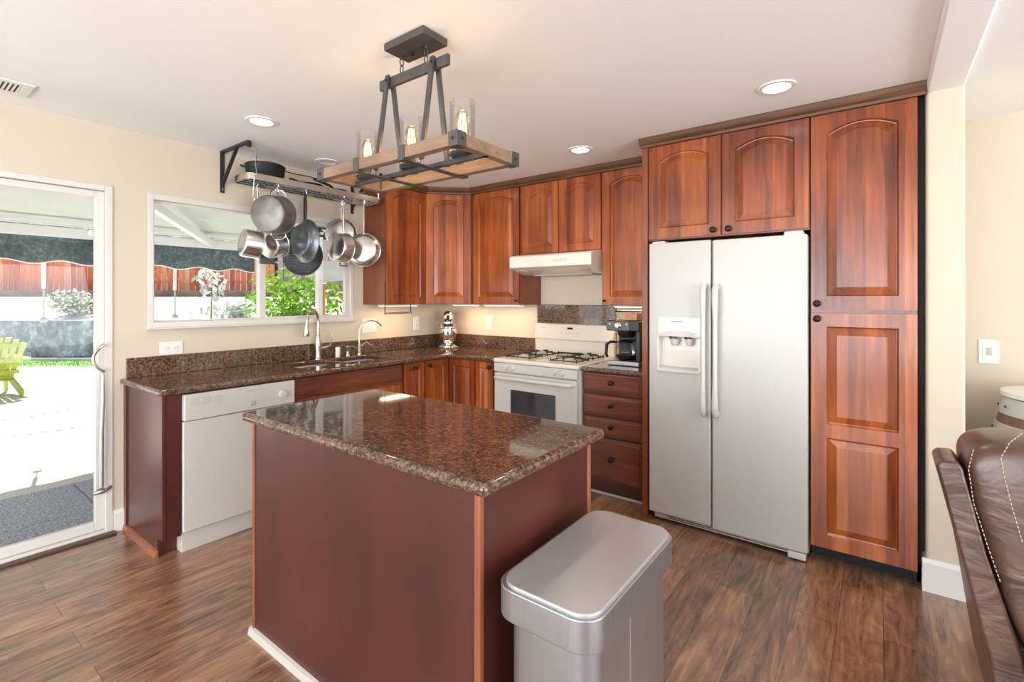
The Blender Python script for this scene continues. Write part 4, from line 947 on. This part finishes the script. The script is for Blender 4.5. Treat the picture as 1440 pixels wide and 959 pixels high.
# on top of the rack
t = thing('dutch_oven', (.2, -2.05, RZ), 'black cast iron pot on top of the pot rack', 'pot')
obj('pot_body', G().lathe([(.092, 0), (.104, .012), (.104, .03), (.121, .045), (.127, .105), (.131, .11), (.131, .118), (.122, .115), (.098, .014), (0, .012)], (.205, -2.03, RZ+.001), n=36, caps=False), 'iron', t, smooth=True, ang=50)
obj('lid', G().lathe([(.124, 0), (.12, .008), (.06, .014), (.015, .017), (.015, .028), (0, .03)], (.2, -2.03, RZ+.1195), n=36), 'iron', t, smooth=True)
obj('pour_spout', G().bar((.13, -2.125, RZ+.105), (.11, -2.155, RZ+.115), .03, .01), 'iron', t)
obj('bail_handle', G().tube([(.22, -1.90, RZ+.11), (.24, -1.84, RZ+.10), (.25, -1.72, RZ+.10), (.25, -1.62, RZ+.085)], .004, 6), 'iron', t, smooth=True)
t = thing('cast_iron_skillet', (.2, -1.7, RZ), 'black cast iron skillet lying on the pot rack beside the pot', 'pan')
obj('skillet_pan', G().lathe([(.085, 0), (.098, .045), (.101, .048), (.094, .044), (.08, .005), (0, .004)], (.205, -1.70, RZ+.001), n=32, caps=False), 'iron', t, smooth=True)
obj('handle', G().bar((.26, -1.79, RZ+.035), (.30, -1.90, RZ+.045), .026, .012), 'iron', t, bevel=.003)
t = thing('black_saucepan', (.2, -1.45, RZ), 'black saucepan with tube handle lying on the pot rack', 'pan')
obj('pan_body', G().lathe([(.07, 0), (.082, .005), (.085, .05), (.08, .05), (.078, .008), (0, .006)], (.19, -1.45, RZ+.001), n=32, caps=False), 'iron', t, smooth=True)
obj('handle', G().tube([(.25, -1.52, RZ+.045), (.29, -1.58, RZ+.055), (.31, -1.72, RZ+.075)], [.009, .011, .012], 10), 'dark_plastic', t, smooth=True)
t = thing('small_steel_bowl', (.2, -1.25, RZ), 'small steel bowl at the right end on top of the pot rack', 'bowl')
o = obj('bowl_body', G().lathe([(.03, 0), (.06, .02), (.075, .055), (.072, .055), (.056, .022), (0, .004)], (.2, -1.25, RZ+.001), n=28, caps=False), 'nickel', t, smooth=True)

# ------------------------------------------------------------ recliner
t = thing('leather_recliner', (4.1, -1.55, 0), 'brown leather recliner with stitched back at right edge', 'armchair')
def xz(p, s): return (p[0], s, p[1])
def sub(o, lv=2):
    m = o.modifiers.new('sub', 'SUBSURF'); m.levels = lv; m.render_levels = lv
def pillow(name, outl, y0, y1, mat, bulge=.03, r=.05):
    """outline in xz, swollen sides"""
    cx = sum(p[0] for p in outl)/len(outl); cz = sum(p[1] for p in outl)/len(outl); m = len(outl); vs = []; fs = []
    secs = [(y0, .80), (y0+.012, .93), (y0+.045, 1.0), ((y0+y1)/2, 1.02), (y1-.045, 1.0), (y1-.012, .93), (y1, .80)]
    for y, s in secs:
        for p in outl: 
            d = Vector((p[0]-cx, p[1]-cz)); L_ = d.length; k = (L_-(1-s)*.22)/L_
            vs.append((cx+d.x*k, y, cz+d.y*k))
    for q in range(len(secs)-1):
        for k in range(m): l = (k+1) % m; fs.append((q*m+k, q*m+l, (q+1)*m+l, (q+1)*m+k))
    a = len(vs); vs += [(cx, y0-bulge, cz), (cx, y1+bulge, cz)]
    for k in range(m): l = (k+1) % m; fs.append((k, l, a)); fs.append(((len(secs)-1)*m+l, (len(secs)-1)*m+k, a+1))
    o = obj(name, G().add(vs, fs), mat, t, smooth=True, ang=180); sub(o, 2); return o
back = [(3.855, .93), (3.860, .965), (3.885, .995), (3.94, 1.012), (4.02, 1.014), (4.10, 1.0), (4.15, .95), (4.16, .80), (4.17, .62), (4.19, .46), (4.14, .40), (4.04, .40), (3.975, .44), (3.930, .58), (3.893, .72), (3.864, .85)]
pillow('back_cushion', back, -1.90, -1.62, 'leather', .012)
low = [(x+.02, z-.20) for x, z in back]
pillow('lower_back_cushion', low, -1.60, -1.22, 'leather', .01)
g = G().prism([(3.795, .925), (3.805, .94), (3.84, .943), (3.852, .925), (3.90, .70), (3.97, .45), (4.02, .12), (3.945, .12), (3.905, .42), (3.845, .70)], xz, -1.905, -1.74); obj('outer_back', g, 'leather', t, bevel=.012, seg=4)
g = G().prism([(3.86, .72), (3.90, .72), (3.97, .45), (4.02, .12), (3.945, .12), (3.905, .42)], xz, -1.735, -1.235); obj('outer_back_panel', g, 'leather', t, bevel=.012, seg=4)
seat = [(3.98, .42), (4.0, .5), (4.1, .53), (4.5, .52), (4.62, .49), (4.64, .40), (4.6, .32), (4.02, .32)]
pillow('seat_cushion', seat, -1.80, -1.32, 'leather', .01)
arm = [(4.0, .12), (4.0, .60), (4.06, .66), (4.5, .65), (4.6, .6), (4.62, .45), (4.6, .12)]
pillow('armrest', arm, -2.0, -1.82, 'leather', .015); pillow('armrest', arm, -1.30, -1.12, 'leather', .015)
obj('base_frame', G().box(3.98, 4.58, -1.93, -1.19, .0, .14), 'dark_plastic', t, bevel=.01)
def stitch(pts):
    g = G(); P = [Vector(p) for p in pts]
    for i in range(len(P)-1):
        a, b = P[i], P[i+1]; L_ = (b-a).length; k = int(L_/.011)
        for q in range(k): g.tube([a+(b-a)*(q/k), a+(b-a)*((q+.62)/k)], .0011, 5)
    return g
obj('stitching', stitch([(3.872, -1.908, .985), (3.862, -1.912, .93), (3.872, -1.914, .84), (3.90, -1.914, .73), (3.925, -1.914, .64)]), 'stitch', t)
obj('stitching', stitch([(3.975, -1.85, 1.033), (3.945, -1.89, 1.012), (3.925, -1.917, .975), (3.93, -1.921, .93), (3.945, -1.922, .85), (3.965, -1.921, .76)]), 'stitch', t)

# ------------------------------------------------------------ barrel
BX, BY, BH = 4.435, -.32, .92
t = thing('wooden_barrel', (BX, BY, 0), 'wooden barrel with pale hoops behind the leather recliner', 'barrel')
rad = lambda z: .27+.07*math.sin(PI*min(1, max(0, z/BH)))
obj('staves', G().lathe([(rad(z/20*BH), z/20*BH) for z in range(21)], (BX, BY, 0), n=48), 'barrel_wood', t, smooth=True, ang=50)
for z0, z1 in ((.02, .08), (.2, .26), (.33, .38), (.55, .60), (.735, .79), (.835, .915)):
    h = obj('hoop', G().lathe([(rad(z0)+.001, z0), (rad(z0)+.005, z0+.002), (rad(z1)+.005, z1-.002), (rad(z1)+.001, z1)], (BX, BY, 0), n=48, caps=False), 'barrel_white', t, smooth=True)
    g = G()
    for a in (PI*1.02, PI*1.1): g.lathe([(.007, 0), (.005, .004), (0, .005)], (BX+(rad(z0)+.006)*math.cos(a), BY+(rad(z0)+.006)*math.sin(a), (z0+z1)/2), (math.cos(a), math.sin(a), 0), 8)
    obj('rivets', g, 'dark_plastic', h)
obj('barrel_top', G().lathe([(0, 0), (.285, 0), (.285, .022), (0, .022)], (BX, BY, BH+.001), n=48), 'trimw', t, smooth=True, ang=40)

# ------------------------------------------------------------ outdoors
# yard axes: b = distance out from the house diagonal, a = along the garden wall
def yd(a, b, z=0): return Vector((3.667-b*.6016+a*.7988, -3.736+b*.7988+a*.6016, z))
def yquad(g, a0, a1, b0, b1, z0, z1):
    c = [yd(a0, b0), yd(a1, b0), yd(a1, b1), yd(a0, b1)]
    return g.add([(p.x, p.y, z) for z in (z0, z1) for p in c], [(3,2,1,0),(4,5,6,7),(0,1,5,4),(1,2,6,5),(2,3,7,6),(3,0,4,7)])
GZ = -.12
o = struct('ground', G().box(-45, -.15, -30, 45, GZ-.2, GZ-.01), 'white_concrete'); o.name = 'floor_outside'; o['label'] = 'pale concrete patio outside the glass door'
g = G()
for k in range(9): g.box(-1.62, -.86, -5.4+k*.9, -4.51+k*.9, GZ-.01, GZ+.004)
for k in range(9): g.box(-.85, -.14, -5.4+k*.9, -4.51+k*.9, GZ-.01, GZ+.004)
tag(obj('patio_pavers', g, 'paver', bevel=.004), 'blue grey aggregate pavers just outside the glass door', 'paving', kind='structure')
# grass strip
g = G(); 
for k in range(1600):
    a = random.uniform(-12.5, -9.0); b = random.uniform(11.0, 11.8)
    p = yd(a, b, GZ-.01); h = random.uniform(.02, .06); d = random.uniform(-.02, .02); g.add([p+Vector((-.02, 0, 0)), p+Vector((.02, .01, 0)), p+Vector((d, d, h))], [(0, 1, 2)])
g = yquad(g, -12.6, -8.9, 10.95, 11.8, GZ-.011, GZ+.004)
tag(obj('lawn_patch', g, 'grass'), 'strip of green lawn in front of the retaining wall', 'grass', kind='stuff')
tag(obj('retaining_wall', yquad(G(), -20, 6, 12.3, 12.6, GZ-.05, .845), 'conc'), 'long blue grey concrete retaining wall at the yard edge', 'wall', kind='structure')
tag(obj('garden_kerb', yquad(G(), -20, 6, 11.85, 12.0, GZ-.05, GZ+.07), 'white_concrete', bevel=.01), 'pale kerb at the foot of the retaining wall', 'kerb', kind='structure')
c = [yd(-24, 12.6, .84), yd(9, 12.6, .84), yd(9, 16.2, 1.60), yd(-24, 16.2, 1.60)]
g = G().add(c+[p-Vector((0, 0, .5)) for p in c], [(0,1,2,3),(7,6,5,4),(0,4,5,1),(1,5,6,2),(2,6,7,3),(3,7,4,0)])
tag(obj('terrace_slope', g, 'white_concrete'), 'bright sloping terrace above the retaining wall', 'slope', kind='structure')
tag(obj('planting_strip', yquad(G(), -24, 9, 15.6, 16.3, 1.4, 1.66), 'soil'), 'brown soil strip along the foot of the fence', 'soil', kind='structure')
def fence(a0, a1, b, label, mat, h=1.75):
    base = yd(a0, b, 1.62); t = thing('board_fence', base, label, 'fence'); t.rotation_euler = (0, 0, math.atan2(.6016, .7988))
    def loc(name, g, m):
        me = bpy.data.meshes.new(name); me.from_pydata(g.v, [], g.f); me.materials.append(M[m]); o = bpy.data.objects.new(name, me); C.objects.link(o); o.parent = t; return o
    L_ = a1-a0; g = G(); k = 0
    while k*.19 < L_-.1: g.box(k*.19+.014, k*.19+.176, 0, .02, random.uniform(0, .02), h+random.uniform(-.02, .02)); k += 1
    loc('boards', g, mat); g = G().box(0, L_, .021, .06, .3, .38); g.box(0, L_, .021, .06, h-.35, h-.27); loc('rails', g, mat)
fence(-22, -7.9, 16.35, 'red stained board fence seen under the awning', 'fence_red')
fence(-7.85, 6, 16.35, 'weathered grey board fence seen in the right window pane', 'fence_grey')

def leaves(g, c, rx, ry, rz, n, s, shell=.5, asp=.45):
    for _ in range(n):
        while True:
            p = Vector((random.uniform(-1, 1), random.uniform(-1, 1), random.uniform(-1, 1)))
            if shell < p.length < 1: break
        q = Vector(c)+Vector((p.x*rx, p.y*ry, p.z*rz)); u = Vector((random.gauss(0, 1), random.gauss(0, 1), random.gauss(0, .7))).normalized(); w_ = u.orthogonal().normalized()*asp
        w_ = (Matrix.Rotation(random.uniform(0, 6.3), 3, u) @ w_); ss = s*random.uniform(.6, 1.3)
        g.add([q-u*ss, q+w_*ss, q+u*ss, q-w_*ss], [(0, 1, 2, 3)])
    return g
def shrub(name, label, c, r, n, s, mat, cat='shrub', group=None, trunk=True, lobes=5):
    z0 = c[2]; t = thing(name, (c[0], c[1], z0), label, cat, group); g = G()
    for k in range(lobes):
        a = 2*PI*k/lobes; leaves(g, (c[0]+r[0]*.38*math.cos(a), c[1]+r[0]*.45*math.sin(a), z0+r[1]*(1.0+.35*math.sin(k*2.1))), r[0]*.62, r[0]*.62, r[1]*.62, n//lobes, s, .3)
    obj('foliage', g, mat, t)
    obj('stem', G().tube([(c[0], c[1], z0), (c[0]+.02, c[1], z0+r[1]*1.0)], [.03*r[0]+.012, .01], 7), 'soil', t)
    return t
shrub('leafy_shrub', 'bright green leafy shrub filling the right window pane', (-3.05, .02, GZ), (.72, 1.02), 3200, .055, 'leaf_bright')
shrub('leafy_shrub', 'bright green shrub right of the white post outside', (-2.55, 1.32, GZ), (.55, .78), 1500, .05, 'leaf_bright')
p = yd(-5.55, 9.0, GZ)
t = thing('young_magnolia', p, 'small tree with grey green leaves in the left window pane', 'tree')
g = G()
for k in range(90):
    q = p+Vector((random.gauss(0, .12), random.gauss(0, .12), random.uniform(1.15, 2.05))); u = Vector((random.gauss(0, .5), random.gauss(0, .5), -random.uniform(.2, 1))).normalized(); w_ = u.orthogonal().normalized()*.42; s = .085
    g.add([q-u*s, q+w_*s, q+u*s, q-w_*s], [(0, 1, 2, 3)])
obj('foliage', g, 'leaf_grey', t); obj('trunk', G().tube([p, p+Vector((.02, 0, 1.1)), p+Vector((0, .02, 1.9))], [.022, .016, .008], 7), 'soil', t)
p = yd(-7.2, 12.75, .80); shrub('low_bush', 'small round grey bush on the terrace, seen in left pane', tuple(p), (.38, .27), 500, .06, 'leaf_grey')
p = yd(-11.7, 13.1, .86); t = shrub('flowering_bush', 'pale flowering bush spilling over the retaining wall', tuple(p), (.55, .34), 900, .06, 'leaf_mid')
g = leaves(G(), (p.x, p.y, p.z+.45), .7, .7, .34, 300, .05, .75); obj('flowers', g, 'petal', t)
for i, a in enumerate((-19, -16, -13, -10, -7, -4, -1)):
    p = yd(a, 19.5+(i % 2), 1.0); t = thing('tree', p, ['dark leafy tree behind the fence, first from the left', 'dark leafy tree behind the fence, second from the left', 'dark leafy tree behind the fence, third from the left', 'dark leafy tree behind the middle of the fence', 'dark leafy tree behind the grey fence, nearest the red one', 'dark leafy tree behind the grey fence, second from right', 'dark leafy tree behind the grey fence, furthest right'][i], 'tree', 'dark trees behind the fence')
    g = G(); leaves(g, (p.x, p.y, 4.4), 1.42, 1.42, 2.6, 900, .22, .4); obj('crown', g, 'leaf_dark', t); obj('trunk', G().tube([p, p+Vector((0, 0, 3.2))], [.16, .1], 8), 'soil', t)
# awning
AY0, AY1, AX = -5.6, -.60, -3.0
t = thing('retractable_awning', (-.15, -3.0, 2.5), 'retractable patio awning with dark scalloped valance', 'awning')
obj('canopy', G().prism([(-.16, 2.52), (-.16, 2.50), (AX, 2.135), (AX, 2.155)], lambda p, s: (p[0], s, p[1]), AY0, AY1), 'fabric', t)
obj('front_bar', G().box(AX-.05, AX+.03, AY0, AY1, 2.02, 2.125), 'white_paint', t, bevel=.01)
obj('inner_rail', G().box(AX+.35, AX+.39, AY0, AY1, 2.12, 2.15), 'white_paint', t)
vs = []; n = 240
for k in range(n+1):
    y = AY0+(AY1-AY0)*k/n; zz = 1.765+.018*math.cos(2*PI*y/.42); vs += [(AX+.005*math.sin(y*9), y, 2.02), (AX+.005*math.sin(y*9), y, zz)]
va = obj('valance', G().add(vs, [(2*k, 2*k+1, 2*k+3, 2*k+2) for k in range(n)]), 'valance', t)
sm_ = va.modifiers.new('solid', 'SOLIDIFY'); sm_.thickness = .003
obj('valance_trim', G().tube([(v_[0], v_[1], v_[2]) for v_ in vs[1::2]], .007, 5), 'white_paint', t)
obj('folding_arm', G().bar((-.45, -2.80, 2.243), (-.25, -1.0, 2.35), .05, .06), 'white_paint', t)
obj('folding_arm', G().bar((-.45, -2.80, 2.243), (AX+.03, -1.116, 2.065), .06, .075), 'white_paint', t)
for y, lab in ((-2.64, 'white awning crank rod hanging outside the glass door'), (-1.49, 'white awning crank rod hanging outside the left window pane')):
    t = thing('crank_rod', (AX, y, 1.2), lab, 'crank rod', 'crank rods hanging from the awning')
    obj('upper_rod', G().tube([(AX-.08, y, 2.0), (AX-.08, y, 1.5)], .019, 8), 'white_paint', t, smooth=True)
    obj('lower_rod', G().tube([(AX-.08, y, 1.5), (AX-.08, y, 1.2)], .008, 8), 'lid_steel', t, smooth=True)
    obj('weight', G().lathe([(0, -.03), (.025, -.025), (.038, 0), (.025, .025), (0, .03)], (AX-.08, y, 1.185), n=14), 'grey_plastic', t, smooth=True)
# unseen eave, added to keep direct sun out of the window
tag(obj('sun_block_eave', G().box(-.75, -.14, -7.5, 2.0, 2.56, 2.70), 'white_paint'), 'unseen white eave added to keep sun off the window and door', 'eave', kind='structure')
t = thing('patio_post', (-1.83, -.37, GZ), 'white post outside the right window pane', 'post')
obj('post', G().box(-1.87, -1.79, -.40, -.34, GZ, 2.15), 'white_paint', t, bevel=.004); obj('post_edge', G().box(-1.80, -1.77, -.34, -.325, GZ, 1.58), 'copper_orange', t)
tag(obj('canvas_shade', G().prism([(-.34, 1.60), (.25, 1.66), (.25, 1.9), (-.34, 1.86)], lambda p, s: (s, p[0], p[1]), -1.85, -1.83), 'fabric'), 'pale canvas panel beside the white post outside', 'canvas')
# adirondack chair
p0 = yd(-8.12, 7.6, GZ); t = thing('adirondack_chair', p0, 'lime green slatted garden chair on the patio', 'chair')
fw = Vector((-.95, -.15, 0)).normalized()       # direction the sitter faces
rt = Vector((-fw.y, fw.x, 0))
def cp(a, b, z): return p0+rt*a+fw*b+Vector((0, 0, z))
for k in range(-3, 4):
    a0 = k*.070; a1 = k*.088; hh = .93-.012*k*k; obj('back_slat', G().bar(cp(a0, -.02, .22), cp(a1, -.42, hh), .066, .018, fw), 'lime', t)
for z, b in ((.36, -.12), (.55, -.22), (.80, -.355)): obj('back_rail', G().bar(cp(-.29, b-.03, z), cp(.29, b-.03, z), .03, .06), 'lime', t)
for k in range(5): obj('seat_slat', G().bar(cp(-.26, .02+k*.09, .27+k*.025), cp(.26, .02+k*.09, .27+k*.025), .08, .02), 'lime', t)
for s in (-1, 1):
    obj('armrest', G().bar(cp(s*.34, -.30, .56), cp(s*.34, .42, .58), .12, .022), 'lime', t)
    obj('front_leg', G().bar(cp(s*.29, .40, 0), cp(s*.29, .40, .57), .03, .09, fw), 'lime', t)
    obj('rear_leg', G().bar(cp(s*.25, -.42, .03), cp(s*.25, .40, .38), .03, .11), 'lime', t)
t = thing('palm_tree', (-6.6, -4.6, GZ), 'palm tree left of the glass door, its fronds shading the patio', 'palm')
obj('trunk', G().tube([(-6.6, -4.6, GZ), (-6.55, -4.55, 1.4), (-6.6, -4.5, 2.8)], [.16, .13, .12], 10), 'soil', t)
for k in range(13):
    a = 2*PI*k/13+.2; dv = Vector((math.cos(a), math.sin(a), 0)); L_ = 2.9 if dv.y > .2 else 2.0; P = [Vector((-6.6, -4.5, 2.8))+dv*L_*s+Vector((0, 0, .55*s-.95*s*s)) for s in [q/12 for q in range(13)]]
    g = G().tube(P, .014, 5); sd2 = Vector((-dv.y, dv.x, 0))
    for q in range(3, 13):
        for s in (-1, 1):
            for w3 in (0, .5):
                b0 = P[q]-dv*.11*w3*2; l3 = .45*(1-.55*abs(q/12-.5)); d3 = (sd2*s+dv*.8+Vector((0, 0, -.25))).normalized(); g.add([b0-dv*.018, b0+d3*l3, b0+dv*.018], [(0, 1, 2)])
    obj('frond', g, 'leaf_mid', t)
